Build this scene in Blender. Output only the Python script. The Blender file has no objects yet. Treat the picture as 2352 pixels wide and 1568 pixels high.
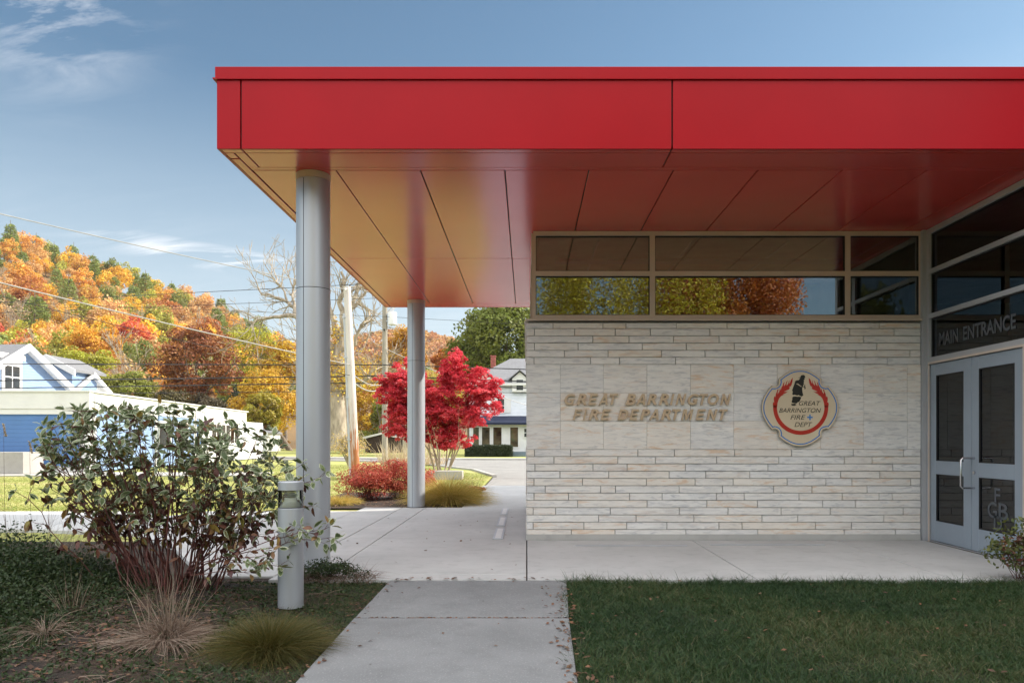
import bpy, bmesh, math, random
import numpy as np
from mathutils import Vector, Matrix
from mathutils.geometry import tessellate_polygon
SC = bpy.context.scene
COL = SC.collection
R = math.radians
# ---------------------------------------------------------------- camera model
F = 1740.0; CX = 1210.0; HY = 1012.0; CH = 1.23       # view pixels (2352 wide), camera height
def P(px, py, Y):
    return Vector(((px-CX)*Y/F, Y, CH+(HY-py)*Y/F))
def PX(px, Y): return (px-CX)*Y/F
def PZ(py, Y): return CH+(HY-py)*Y/F
# ---------------------------------------------------------------- colours / materials
def lin(c):
    return tuple(((x/12.92) if x <= 0.04045 else ((x+0.055)/1.055)**2.4) for x in c)
def hexc(h):
    h = h.lstrip('#'); return lin(tuple(int(h[i:i+2], 16)/255 for i in (0, 2, 4)))
class NT:
    def __init__(s, tree): s.t = tree; s.n = tree.nodes; s.l = tree.links
    def new(s, typ, **kw):
        n = s.n.new(typ)
        for k, v in kw.items():
            if k in n.inputs: s.set(n.inputs[k], v)
            else: setattr(n, k, v)
        return n
    def set(s, sock, v):
        if isinstance(v, bpy.types.NodeSocket): s.l.new(v, sock)
        elif isinstance(v, bpy.types.Node): s.l.new(v.outputs[0], sock)
        else:
            if sock.type == 'RGBA' and len(v) == 3: v = (*v, 1)
            sock.default_value = v
    def mix(s, a, b, fac, blend='MIX'):
        n = s.n.new('ShaderNodeMix'); n.data_type = 'RGBA'; n.blend_type = blend
        s.set(n.inputs[0], fac); s.set(n.inputs[6], a); s.set(n.inputs[7], b); return n.outputs[2]
    def math(s, op, a, b=0.0, c=None, clamp=False):
        n = s.n.new('ShaderNodeMath'); n.operation = op; n.use_clamp = clamp
        s.set(n.inputs[0], a); s.set(n.inputs[1], b)
        if c is not None: s.set(n.inputs[2], c)
        return n.outputs[0]
    def noise(s, scale, detail=4, vec=None, rough=.55, dist=0):
        n = s.n.new('ShaderNodeTexNoise'); n.inputs['Scale'].default_value = scale
        n.inputs['Detail'].default_value = detail; n.inputs['Roughness'].default_value = rough
        n.inputs['Distortion'].default_value = dist
        if vec is not None: s.l.new(vec, n.inputs['Vector'])
        return n.outputs['Fac']
    def ramp(s, fac, stops, interp='LINEAR'):
        n = s.n.new('ShaderNodeValToRGB'); cr = n.color_ramp; cr.interpolation = interp
        while len(cr.elements) < len(stops): cr.elements.new(.5)
        for e, (p, c) in zip(cr.elements, stops):
            e.position = p; e.color = (*c, 1) if len(c) == 3 else c
        s.set(n.inputs[0], fac); return n.outputs[0]
    def maprange(s, v, a, b, c=0., d=1.):
        n = s.n.new('ShaderNodeMapRange'); s.set(n.inputs[0], v)
        for i, x in zip((1, 2, 3, 4), (a, b, c, d)): n.inputs[i].default_value = x
        return n.outputs[0]
def newmat(name):
    m = bpy.data.materials.new(name); m.use_nodes = True
    nt = NT(m.node_tree); nt.n.clear()
    out = nt.n.new('ShaderNodeOutputMaterial'); b = nt.n.new('ShaderNodeBsdfPrincipled')
    nt.l.new(b.outputs[0], out.inputs[0]); return m, nt, b, out
def pmat(name, base, rough=.6, metal=0., var=.12, scale=4., bump=0., bscale=60., stretch=(1, 1, 1), dirt=None, dscale=1.5, ior=1.45, coat=0.):
    m, nt, b, out = newmat(name)
    tc = nt.new('ShaderNodeTexCoord').outputs['Object']
    mp = nt.new('ShaderNodeMapping', Vector=tc, Scale=stretch).outputs[0]
    n = nt.noise(scale, 5, mp)
    lo = tuple(max(0, x*(1-var)) for x in base); hi = tuple(min(1, x*(1+var)) for x in base)
    c = nt.mix(lo, hi, nt.maprange(n, .3, .7))
    if dirt:
        n2 = nt.noise(dscale, 6, mp, .65); c = nt.mix(c, dirt, nt.maprange(n2, .52, .75))
    nt.set(b.inputs['Base Color'], c); b.inputs['Roughness'].default_value = rough
    b.inputs['Metallic'].default_value = metal; b.inputs['IOR'].default_value = ior
    b.inputs['Coat Weight'].default_value = coat; b.inputs['Coat Roughness'].default_value = .08
    if bump:
        bp = nt.new('ShaderNodeBump', Strength=bump, Distance=.01, Height=nt.noise(bscale, 4, mp))
        nt.set(b.inputs['Normal'], bp)
    return m
def leafmat(name, cols=None, trans=.35, objcol=False, rough=.6):
    """cols: ramp over the per-leaf value 'v'; objcol multiplies the object's own colour instead"""
    m, nt, b, out = newmat(name)
    v = nt.new('ShaderNodeAttribute', attribute_name='v').outputs['Fac']
    if objcol:
        oc = nt.new('ShaderNodeObjectInfo').outputs['Color']
        hs = nt.new('ShaderNodeHueSaturation', Color=oc, Hue=nt.maprange(v, 0, 1, .475, .53), Saturation=1., Value=nt.maprange(v, 0, 1, .55, 1.4))
        c = hs.outputs[0]
    else:
        k = len(cols); c = nt.ramp(v, [(i/(k-1), x) for i, x in enumerate(cols)])
    nt.set(b.inputs['Base Color'], c); b.inputs['Roughness'].default_value = rough
    tr = nt.new('ShaderNodeBsdfTranslucent', Color=c)
    ms = nt.n.new('ShaderNodeMixShader'); ms.inputs[0].default_value = trans
    nt.l.new(b.outputs[0], ms.inputs[1]); nt.l.new(tr.outputs[0], ms.inputs[2]); nt.l.new(ms.outputs[0], out.inputs[0])
    return m
# ---------------------------------------------------------------- object helpers
def tag(o, label=None, cat=None, group=None, kind=None):
    if label: o['label'] = label
    if cat: o['category'] = cat
    if group: o['group'] = group
    if kind: o['kind'] = kind
    return o
def empty(name, loc=(0, 0, 0), label=None, cat=None, group=None):
    o = bpy.data.objects.new(name, None); COL.objects.link(o); o.location = loc
    o.empty_display_size = .2
    return tag(o, label, cat, group)
def link(name, me, mats, parent=None, origin=None):
    """mesh given in world coordinates; origin = world point to use as the object's origin"""
    for m in (mats if isinstance(mats, (list, tuple)) else [mats]): me.materials.append(m)
    o = bpy.data.objects.new(name, me); COL.objects.link(o)
    pw = Vector((0, 0, 0)); q = parent
    while q is not None: pw += q.location; q = q.parent
    org = Vector(origin) if origin is not None else pw
    if org.length > 0:
        me.transform(Matrix.Translation(-org))
    o.location = org-pw
    if parent: o.parent = parent
    return o
class MB:
    def __init__(s): s.v = []; s.f = []; s.m = []; s.a = []
    def add(s, vs, fs, mi=0, a=0.):
        k = len(s.v); s.v += [tuple(x) for x in vs]
        for f in fs: s.f.append([k+i for i in f]); s.m.append(mi); s.a.append(a)
        return s
    def box(s, x0, x1, y0, y1, z0, z1, mi=0, a=0.):
        vs = [(x, y, z) for z in (z0, z1) for y in (y0, y1) for x in (x0, x1)]
        return s.add(vs, [(0, 2, 3, 1), (4, 5, 7, 6), (0, 1, 5, 4), (2, 6, 7, 3), (0, 4, 6, 2), (1, 3, 7, 5)], mi, a)
    def tube(s, pts, rad, n=8, mi=0, cap=True, a=0.):
        pts = [Vector(p) for p in pts]
        if not hasattr(rad, '__len__'): rad = [rad]*len(pts)
        k = len(s.v); T = []
        for i, p in enumerate(pts):
            d = (pts[min(i+1, len(pts)-1)]-pts[max(i-1, 0)]).normalized()
            if i == 0: u = d.cross(Vector((0, 0, 1)) if abs(d.z) < .9 else Vector((1, 0, 0))).normalized()
            else:
                u = (u-d*u.dot(d)).normalized()
            w = d.cross(u)
            for j in range(n):
                t = 2*math.pi*j/n; s.v.append(tuple(p+(u*math.cos(t)+w*math.sin(t))*rad[i]))
        for i in range(len(pts)-1):
            for j in range(n):
                a0 = k+i*n+j; b0 = k+i*n+(j+1) % n
                s.f.append([a0, b0, b0+n, a0+n]); s.m.append(mi); s.a.append(a)
        if cap:
            s.f.append([k+j for j in range(n)][::-1]); s.m.append(mi); s.a.append(a)
            s.f.append([k+(len(pts)-1)*n+j for j in range(n)]); s.m.append(mi); s.a.append(a)
        return s
    def lathe(s, c, prof, n=48, mi=0, a=0.):
        """prof [(r,z)] revolved about vertical axis through c"""
        k = len(s.v)
        for r, z in prof:
            for j in range(n):
                t = 2*math.pi*j/n; s.v.append((c[0]+r*math.cos(t), c[1]+r*math.sin(t), c[2]+z))
        for i in range(len(prof)-1):
            for j in range(n):
                a0 = k+i*n+j; b0 = k+i*n+(j+1) % n
                s.f.append([a0, b0, b0+n, a0+n]); s.m.append(mi); s.a.append(a)
        for i, rev in ((0, True), (len(prof)-1, False)):
            if prof[i][0] > 1e-5:
                f = [k+i*n+j for j in range(n)]; s.f.append(f[::-1] if rev else f); s.m.append(mi); s.a.append(a)
        return s
    def prism(s, poly, z0, z1, mi=0, a=0.):
        n = len(poly); k = len(s.v)
        s.v += [(x, y, z0) for x, y in poly]+[(x, y, z1) for x, y in poly]
        tris = tessellate_polygon([[Vector((x, y, 0)) for x, y in poly]])
        for t in tris:
            s.f.append([k+n+i for i in t]); s.m.append(mi); s.a.append(a)
            s.f.append([k+i for i in t][::-1]); s.m.append(mi); s.a.append(a)
        for i in range(n):
            j = (i+1) % n; s.f.append([k+i, k+j, k+n+j, k+n+i]); s.m.append(mi); s.a.append(a)
        return s
    def plate(s, poly, fn, th, mi=0):
        """polygon in a 2-D frame; fn(x,y,d) -> world point, d = depth 0 (front) .. th (back)"""
        n = len(poly); k = len(s.v)
        s.v += [tuple(fn(x, y, 0)) for x, y in poly]+[tuple(fn(x, y, th)) for x, y in poly]
        for t in tessellate_polygon([[Vector((x, y, 0)) for x, y in poly]]):
            s.f.append([k+i for i in t]); s.m.append(mi); s.a.append(0)
            s.f.append([k+n+i for i in t][::-1]); s.m.append(mi); s.a.append(0)
        for i in range(n):
            j = (i+1) % n; s.f.append([k+i, k+j, k+n+j, k+n+i]); s.m.append(mi); s.a.append(0)
        return s
    def build(s, name, mats, parent=None, bevel=0, smooth=False, origin=None, fix=True, segs=2):
        me = bpy.data.meshes.new(name); me.from_pydata(s.v, [], s.f)
        me.polygons.foreach_set('material_index', s.m)
        at = me.attributes.new('v', 'FLOAT', 'FACE'); at.data.foreach_set('value', s.a)
        if bevel or fix:
            bm = bmesh.new(); bm.from_mesh(me)
            if fix: bmesh.ops.recalc_face_normals(bm, faces=bm.faces)
            if bevel:
                es = [e for e in bm.edges if len(e.link_faces) == 2 and e.calc_face_angle(0) > .6]
                bmesh.ops.bevel(bm, geom=es, offset=bevel, segments=segs, affect='EDGES', profile=.6, clamp_overlap=True)
            bm.to_mesh(me); bm.free()
        if smooth:
            me.polygons.foreach_set('use_smooth', [True]*len(me.polygons))
            me.set_sharp_from_angle(angle=R(38))
        me.update()
        return link(name, me, mats, parent, origin)
def npobj(name, V, Q, mats, v=None, mi=None, parent=None, smooth=False, origin=None):
    me = bpy.data.meshes.new(name); V = np.asarray(V, np.float32); Q = np.asarray(Q, np.int32); k = Q.shape[1]
    me.vertices.add(len(V)); me.vertices.foreach_set('co', V.ravel())
    me.loops.add(Q.size); me.loops.foreach_set('vertex_index', Q.ravel())
    me.polygons.add(len(Q)); me.polygons.foreach_set('loop_start', np.arange(0, Q.size, k, dtype=np.int32))
    me.polygons.foreach_set('loop_total', np.full(len(Q), k, np.int32))
    if mi is not None: me.polygons.foreach_set('material_index', np.asarray(mi, np.int32))
    if smooth: me.polygons.foreach_set('use_smooth', np.ones(len(Q), bool))
    me.update(calc_edges=True); me.validate()
    if v is not None:
        at = me.attributes.new('v', 'FLOAT', 'FACE'); at.data.foreach_set('value', np.asarray(v, np.float32))
    return link(name, me, mats, parent, origin)
def cat(parts):
    """concatenate (V,Q,v,mi) tuples"""
    V = []; Q = []; v = []; mi = []; k = 0
    for a in parts:
        V.append(a[0]); Q.append(a[1]+k); v.append(a[2]); mi.append(a[3]); k += len(a[0])
    return np.concatenate(V), np.concatenate(Q), np.concatenate(v), np.concatenate(mi)
def unit(a): return a/np.maximum(np.linalg.norm(a, axis=1, keepdims=True), 1e-9)
def leaves(rng, C, size, v, outward=None, mi=0, aspect=.6, up=.35):
    """rhombus leaves centred on C"""
    n = len(C); d = rng.normal(size=(n, 3))
    nrm = d*.75+np.array([0, 0, up])
    if outward is not None: nrm = nrm+outward*.8
    nrm = unit(nrm); t = unit(np.cross(nrm, rng.normal(size=(n, 3)))); b = np.cross(nrm, t)
    s = (size*rng.uniform(.6, 1.3, n))[:, None]
    V = np.stack([C+t*s, C+b*s*aspect, C-t*s, C-b*s*aspect], 1).reshape(-1, 3)
    Q = np.arange(n*4).reshape(n, 4)
    return V, Q, v, np.full(n, mi)
def blades(rng, B, D, L, W, droop, seg=3, v=None, mi=0):
    """grass blades from base B along D (unit), length L, width W, bending down by droop"""
    n = len(B); L = np.broadcast_to(L, n)[:, None]; W = np.broadcast_to(W, n)[:, None]
    droop = np.broadcast_to(droop, n)[:, None]
    side = unit(np.cross(D, rng.normal(size=(n, 3))))
    hz = D*np.array([1, 1, 0]); hz = unit(hz+rng.normal(size=(n, 3))*np.array([.15, .15, 0])+1e-6)
    lv = []
    for i in range(seg+1):
        t = i/seg
        p = B+D*L*t+(hz*.5-np.array([0, 0, 1])*.7)*droop*L*t*t
        w = W*(1-t)**.7*.5+W*.03
        lv += [p-side*w, p+side*w]
    V = np.stack(lv, 1); m = 2*(seg+1)
    k = (np.arange(n)*m)[:, None, None]
    q = np.array([[2*i, 2*i+1, 2*i+3, 2*i+2] for i in range(seg)])[None]
    Q = (k+q).reshape(-1, 4)
    if v is None: v = rng.uniform(0, 1, n)
    return V.reshape(-1, 3), Q, np.repeat(v, seg), np.full(len(Q), mi)
def nptube(pts, rad, n=6, mi=0, v=.5):
    mb = MB(); mb.tube(pts, rad, n, cap=False)
    V = np.array(mb.v); Q = np.array(mb.f); return V, Q, np.full(len(Q), v), np.full(len(Q), mi)
def grow(rng, p, d, L, r, depth, out, tips, spread=.6, up=.15, kids=3, shrink=.68, wob=.18):
    """recursive limb; appends (pts, radii) and tip points"""
    n = 5 if depth > 1 else 3
    pts = [np.array(p, float)]; rad = [r]; d = np.array(d, float)
    for i in range(n):
        d = d+rng.normal(size=3)*wob+np.array([0, 0, up*.3]); d /= np.linalg.norm(d)
        pts.append(pts[-1]+d*L/n); rad.append(r*(1-.55*(i+1)/n))
    out.append((pts, rad, depth))
    if depth <= 0: tips.append(pts[-1]); return
    for k in range(kids):
        i = n if k == 0 else int(rng.integers(max(1, n//2), n+1))
        ax = rng.normal(size=3); ax -= ax.dot(d)*d; ax /= np.linalg.norm(ax)
        nd = d*math.cos(spread)+ax*math.sin(spread)*rng.uniform(.7, 1.2)+np.array([0, 0, up])
        nd /= np.linalg.norm(nd)
        grow(rng, pts[i], nd, L*shrink*rng.uniform(.8, 1.15), rad[i]*.75, depth-1, out, tips, spread, up, kids, shrink, wob)
def crown_pts(rng, c, rad, K, n, lump=.3, hollow=.45, cut=None):
    """leaf positions in K lumps spread through an ellipsoid; returns pts, outward dirs, lump tone"""
    c = np.array(c, float); rad = np.array(rad, float)
    d = unit(rng.normal(size=(K, 3))); r = rng.uniform(hollow, 1, K)**.6
    cc = d*r[:, None]; 
    lr = lump*rng.uniform(.6, 1.25, K)
    idx = rng.integers(0, K, n); u = unit(rng.normal(size=(n, 3)))
    u[:, 2] = u[:, 2]*.75+.12
    q = cc[idx]*(1-lump*.6)+u*(lr[idx]*rng.uniform(.35, 1, n)**.45)[:, None]
    tone = rng.uniform(0, 1, K)[idx]
    return c+q*rad, unit(q*.6+u), tone
# ================================================================= MATERIALS
M = {}
def red_paint(name, base, rough, ior, bump=.0, metal=0.):
    m = pmat(name, base, rough, metal, .05, 1.2, bump, 3., ior=ior); return m
M['red'] = red_paint('red_fascia_paint', (.375, .006, .013), .3, 1.22, .03)
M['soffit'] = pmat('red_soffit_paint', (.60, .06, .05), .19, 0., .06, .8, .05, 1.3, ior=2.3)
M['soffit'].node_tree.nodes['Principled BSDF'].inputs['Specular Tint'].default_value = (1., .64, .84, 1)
M['seam'] = pmat('dark_joint_seal', (.02, .008, .008), .8)
M['alu'] = pmat('silver_grey_aluminium', (.36, .37, .39), .42, .0, .05, 3, ior=1.6)
M['alu_warm'] = pmat('champagne_aluminium', (.56, .47, .40), .42, .0, .05, 3, ior=1.6)
M['column'] = pmat('brushed_grey_column_cladding', (.43, .45, .49), .4, .45, .05, 2.5, .04, 20, (1, 1, .05), ior=1.6)
M['door'] = pmat('blue_grey_door_paint', (.26, .31, .37), .4, .0, .05, 2, ior=1.5)
M['steel'] = pmat('brushed_steel', (.6, .6, .62), .25, 1., .05, 8)
M['gasket'] = pmat('black_gasket', (.015, .015, .017), .6)
M['mortar'] = pmat('grey_mortar', (.3, .3, .3), .95, 0, .2, 30)
def concrete(name, base, fine=120., stain=.25, aggregate=.1):
    m, nt, b, out = newmat(name)
    tc = nt.new('ShaderNodeTexCoord').outputs['Object']
    n1 = nt.noise(.9, 8, tc, .62); n2 = nt.noise(6, 6, tc, .6); n3 = nt.noise(fine, 3, tc, .6)
    a = tuple(x*(1-stain) for x in base); d = tuple(min(1, x*(1+stain*.45)) for x in base)
    c = nt.mix(a, d, nt.maprange(n1, .33, .66))
    c = nt.mix(c, tuple(x*.62 for x in base), nt.math('MULTIPLY', nt.maprange(n2, .52, .8), .55))
    sp = nt.maprange(n3, .35, .65)
    c = nt.mix(c, nt.mix(c, (.08, .08, .085), .6), nt.math('MULTIPLY', nt.maprange(n3, .6, .72), aggregate*3))
    c = nt.mix(c, nt.mix(c, (.75, .74, .72), .5), nt.math('MULTIPLY', nt.maprange(n3, .42, .3), aggregate*3))
    nt.set(b.inputs['Base Color'], c); b.inputs['Roughness'].default_value = .82
    bp = nt.new('ShaderNodeBump', Strength=.25, Distance=.004, Height=nt.math('ADD', n3, nt.math('MULTIPLY', n2, .6)))
    nt.set(b.inputs['Normal'], bp); return m
M['slab'] = concrete('smooth_grey_concrete', (.46, .46, .455), 160, .12, .05)
M['path'] = concrete('weathered_path_concrete', (.195, .2, .205), 90, .22, .14)
M['plinth'] = concrete('plinth_concrete', (.42, .415, .40), 140, .12, .05)
M['asphalt'] = concrete('worn_grey_asphalt', (.25, .24, .225), 40, .2, .2)
M['kerb'] = concrete('pale_kerb_concrete', (.42, .40, .37), 40, .15, .1)
def marble():
    m, nt, b, out = newmat('veined_marble')
    tc = nt.new('ShaderNodeTexCoord').outputs['Object']
    v = nt.new('ShaderNodeAttribute', attribute_name='v').outputs['Fac']
    off = nt.new('ShaderNodeCombineXYZ', X=nt.math('MULTIPLY', v, 37.), Y=nt.math('MULTIPLY', v, 91.), Z=nt.math('MULTIPLY', v, 53.))
    ad = nt.n.new('ShaderNodeVectorMath'); ad.operation = 'ADD'; nt.l.new(tc, ad.inputs[0]); nt.l.new(off.outputs[0], ad.inputs[1])
    rot = nt.new('ShaderNodeMapping', Vector=ad.outputs[0], Rotation=(0, .62, 0), Scale=(1.1, 1, 6.5)).outputs[0]
    band = nt.noise(1.7, 8, rot, .62, 1.1)
    fine = nt.noise(5.5, 8, rot, .6, .8)
    tone = nt.math('FRACT', nt.math('MULTIPLY', v, 7.31))
    base = nt.mix((.72, .695, .66), (.645, .645, .65), tone)
    c = nt.mix(base, (.80, .79, .77), nt.maprange(band, .42, .68))
    c = nt.mix(c, (.42, .43, .46), nt.math('MULTIPLY', nt.maprange(fine, .5, .66), .75))
    # warm iron staining in some stones
    w = nt.math('FRACT', nt.math('MULTIPLY', v, 13.7))
    warm = nt.noise(2.1, 6, rot, .6, 1.6)
    c = nt.mix(c, (.74, .63, .50), nt.math('MULTIPLY', nt.maprange(w, .2, 1.), .38))
    c = nt.mix(c, (.62, .36, .17), nt.math('MULTIPLY', nt.maprange(warm, .54, .66), nt.maprange(w, .2, .8, .05, .55)))
    nt.set(b.inputs['Base Color'], c); b.inputs['Roughness'].default_value = .5
    bp = nt.new('ShaderNodeBump', Strength=.12, Distance=.003, Height=nt.noise(60, 4, tc)); nt.set(b.inputs['Normal'], bp)
    return m
M['marble'] = marble()
def glass(name, tint, refl_ior=1.55, extra=0., gain=1.5):
    m, nt, b, out = newmat(name); nt.n.remove(b)
    fr = nt.new('ShaderNodeFresnel', IOR=refl_ior).outputs[0]
    fac = nt.math('ADD', nt.math('MULTIPLY', fr, gain), extra, clamp=True)
    tr = nt.new('ShaderNodeBsdfTransparent', Color=tint); gl = nt.new('ShaderNodeBsdfGlossy', Roughness=.004, Color=(.93, .95, .97))
    ms = nt.n.new('ShaderNodeMixShader'); nt.l.new(fac, ms.inputs[0]); nt.l.new(tr.outputs[0], ms.inputs[1]); nt.l.new(gl.outputs[0], ms.inputs[2])
    nt.l.new(ms.outputs[0], out.inputs[0]); return m
M['glass'] = glass('window_glass', (.27, .31, .29), 1.55, .17)
M['glass_dark'] = glass('door_glass', (.13, .16, .23), 1.5, .0, .09)
M['lampglass'] = glass('clear_lamp_glass', (.88, .92, .88), 1.45, .02)
M['house_glass'] = pmat('house_window_glass', (.03, .035, .04), .06, 0, .4, .8, ior=1.7)
M['white'] = pmat('white_house_paint', (.66, .655, .64), .55, 0, .04, 2, dirt=(.58, .57, .55), dscale=.7)
def siding(name, base, pitch=.12, axis='Z', var=.06):
    m, nt, b, out = newmat(name)
    tc = nt.new('ShaderNodeTexCoord').outputs['Object']
    sp = nt.new('ShaderNodeSeparateXYZ', Vector=tc)
    z = nt.math('FRACT', nt.math('DIVIDE', sp.outputs['Z'], pitch))
    n = nt.noise(1.5, 4, tc)
    c = nt.mix(tuple(x*(1-var) for x in base), tuple(min(1, x*(1+var)) for x in base), nt.maprange(n, .3, .7))
    nt.set(b.inputs['Base Color'], c); b.inputs['Roughness'].default_value = .6
    bp = nt.new('ShaderNodeBump', Strength=1., Distance=pitch*.22, Height=nt.math('SUBTRACT', 1., z)); nt.set(b.inputs['Normal'], bp)
    return m
M['siding_white'] = siding('white_clapboard', (.66, .69, .74))
M['siding_blue'] = siding('pale_blue_clapboard', (.20, .29, .45), .16)
M['blue_door'] = siding('deep_blue_ribbed_panel', (.06, .15, .34), .17)
def shingle(name, base):
    m, nt, b, out = newmat(name)
    tc = nt.new('ShaderNodeTexCoord').outputs['Object']
    mp = nt.new('ShaderNodeMapping', Vector=tc, Scale=(1, 1, 4)).outputs[0]
    n = nt.noise(5, 5, mp, .7); n2 = nt.noise(.8, 3, tc)
    c = nt.mix(tuple(x*.55 for x in base), tuple(x*1.35 for x in base), nt.maprange(n, .3, .7))
    c = nt.mix(c, tuple(x*.8 for x in base), n2)
    nt.set(b.inputs['Base Color'], c); b.inputs['Roughness'].default_value = .9; return m
M['shingle'] = shingle('grey_roof_shingle', (.2, .2, .21))
M['brick'] = pmat('red_chimney_brick', (.3, .09, .07), .9, 0, .35, 9, .3, 30)
M['navy'] = pmat('navy_awning_fabric', (.012, .018, .05), .8)
M['bark'] = pmat('grey_brown_bark', (.17, .135, .105), .95, 0, .4, 6, .6, 18, (1, 1, .3))
M['bark_pale'] = pmat('pale_mottled_bark', (.36, .30, .23), .95, 0, .35, 3.5, .6, 12, (1, 1, .3), dirt=(.14, .11, .08), dscale=2)
M['bark_maple'] = pmat('smooth_maple_bark', (.34, .27, .2), .8, 0, .3, 9, .3, 40, (1, 1, .3))
def pole_mat():
    m, nt, b, out = newmat('weathered_pole_wood')
    tc = nt.new('ShaderNodeTexCoord').outputs['Object']
    mp = nt.new('ShaderNodeMapping', Vector=tc, Scale=(9, 9, .5)).outputs[0]
    z = nt.new('ShaderNodeSeparateXYZ', Vector=tc).outputs['Z']
    n = nt.noise(2.2, 6, mp, .65)
    c = nt.mix((.5, .46, .42), (.68, .64, .6), nt.maprange(n, .3, .7))
    k = nt.math('ADD', nt.maprange(z, 3.6, .6, 0, .55), nt.maprange(n, .35, .7, -.25, .35), clamp=True)
    c = nt.mix(c, (.36, .14, .05), nt.maprange(k, .3, .5))
    nt.set(b.inputs['Base Color'], c); b.inputs['Roughness'].default_value = .85
    bp = nt.new('ShaderNodeBump', Strength=.5, Distance=.01, Height=n); nt.set(b.inputs['Normal'], bp); return m
M['pole'] = pole_mat()
M['pole_grey'] = pmat('grey_pole_wood', (.3, .27, .22), .9, 0, .3, 2.2, .5, 14, (6, 6, .5))
M['wire_dark'] = pmat('black_cable', (.02, .02, .022), .6)
M['wire_pale'] = pmat('pale_twisted_cable', (.36, .35, .34), .5)
M['galv'] = pmat('galvanised_grey', (.45, .47, .5), .5, .2, .08, 6)
def ground_mat(name, cols, scale=.35, fscale=9., bump=.6, stretch=(1, 1, 1)):
    m, nt, b, out = newmat(name)
    tc = nt.new('ShaderNodeTexCoord').outputs['Object']
    mp = nt.new('ShaderNodeMapping', Vector=tc, Scale=stretch).outputs[0]
    n = nt.noise(scale, 7, mp, .62); f = nt.noise(fscale, 5, tc, .7)
    s = nt.math('ADD', nt.math('MULTIPLY', n, .65), nt.math('MULTIPLY', f, .35))
    k = len(cols); c = nt.ramp(nt.maprange(s, .34, .66), [(i/(k-1), x) for i, x in enumerate(cols)])
    nt.set(b.inputs['Base Color'], c); b.inputs['Roughness'].default_value = .95
    bp = nt.new('ShaderNodeBump', Strength=bump, Distance=.03, Height=f); nt.set(b.inputs['Normal'], bp); return m
M['lawn'] = ground_mat('sunlit_lawn_turf', [(.15, .20, .03), (.25, .28, .055), (.36, .34, .11), (.46, .38, .2)], .5, 14., .8, (.35, 1, 1))
M['terrain'] = ground_mat('dry_grass_terrain', [(.10, .12, .03), (.2, .18, .06), (.3, .24, .1)], .05, 3.)
M['soil'] = ground_mat('dark_bark_mulch', [(.012, .009, .007), (.03, .02, .014), (.065, .038, .024), (.10, .06, .04)], 3., 45., 1.)
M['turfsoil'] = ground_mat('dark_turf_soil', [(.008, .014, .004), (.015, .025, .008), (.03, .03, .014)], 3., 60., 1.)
M['hillsoil'] = ground_mat('leaf_littered_hillside', [(.09, .06, .025), (.17, .10, .035), (.24, .14, .045)], .04, .7, .6)
M['leaf_hill'] = leafmat('autumn_foliage', objcol=True, trans=.3)
M['leaf_red'] = leafmat('crimson_maple_leaf', [(.30, .012, .025), (.58, .03, .055), (.78, .09, .12), (.9, .28, .3)], .5)
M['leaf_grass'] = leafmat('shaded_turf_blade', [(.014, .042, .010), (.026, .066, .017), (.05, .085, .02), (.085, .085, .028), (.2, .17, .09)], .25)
M['leaf_weed'] = leafmat('weed_leaf', [(.014, .03, .008), (.025, .05, .012), (.04, .065, .016), (.08, .07, .022)], .25)
M['straw'] = leafmat('dry_straw', [(.08, .045, .03), (.17, .11, .08), (.26, .19, .14), (.38, .31, .25)], .2)
M['seed_straw'] = leafmat('pale_plume_grass', [(.4, .3, .18), (.55, .44, .28), (.65, .55, .4)], .3)
M['gold_grass'] = leafmat('golden_sedge_blade', [(.24, .24, .04), (.46, .36, .07), (.64, .45, .12), (.75, .56, .22)], .35)
M['olive_grass'] = leafmat('olive_sedge_blade', [(.03, .045, .008), (.07, .075, .014), (.13, .10, .022), (.18, .13, .035)], .3)
M['leaf_bush'] = leafmat('barberry_leaf', [(.2, .03, .02), (.42, .06, .04), (.55, .12, .07), (.6, .25, .12)], .35)
M['litter'] = leafmat('fallen_leaf', [(.05, .025, .014), (.10, .045, .024), (.2, .085, .04), (.13, .085, .05)], .1)
M['dw_green'] = leafmat('dogwood_green', [(.08, .12, .045), (.14, .19, .08), (.22, .26, .12)], .25, rough=.45)
M['dw_cream'] = leafmat('dogwood_cream_margin', [(.30, .33, .2), (.45, .49, .34), (.58, .6, .46)], .25, rough=.45)
M['dw_maroon'] = leafmat('dogwood_autumn', [(.06, .02, .02), (.12, .04, .03), (.19, .085, .045), (.24, .16, .06)], .25, rough=.5)
M['dw_yellow'] = leafmat('dogwood_yellowing', [(.16, .15, .03), (.24, .2, .04), (.3, .16, .05)], .3, rough=.5)
M['dw_stem'] = pmat('dark_red_stem', (.10, .032, .026), .6, 0, .3, 20)
M['hedge'] = leafmat('clipped_yew', [(.012, .02, .008), (.025, .04, .014), (.05, .065, .025)], .1)
M['interior'] = pmat('interior_plaster', (.42, .38, .32), .8)
M['ceiling'] = pmat('interior_ceiling_tile', (.6, .56, .44), .8)
M['intfloor'] = pmat('dark_interior_floor', (.06, .06, .065), .4)
M['intdark'] = pmat('dark_interior_wall', (.05, .055, .07), .7)
M['letter'] = pmat('tan_metal_letter', (.50, .375, .255), .4, .1, .06, 8, ior=1.6)
M['signface'] = pmat('beige_sign_enamel', (.62, .52, .38), .16, 0, .04, 3, ior=1.6)
M['signblack'] = pmat('black_enamel', (.012, .012, .013), .3)
M['signred'] = pmat('red_enamel', (.42, .02, .015), .2, ior=1.6)
M['signblue'] = pmat('blue_enamel', (.01, .16, .50), .3)
M['signedge'] = pmat('dark_sign_edge', (.05, .03, .025), .4)
M['vinyl'] = pmat('frosted_vinyl', (.075, .085, .10), .6)
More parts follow.
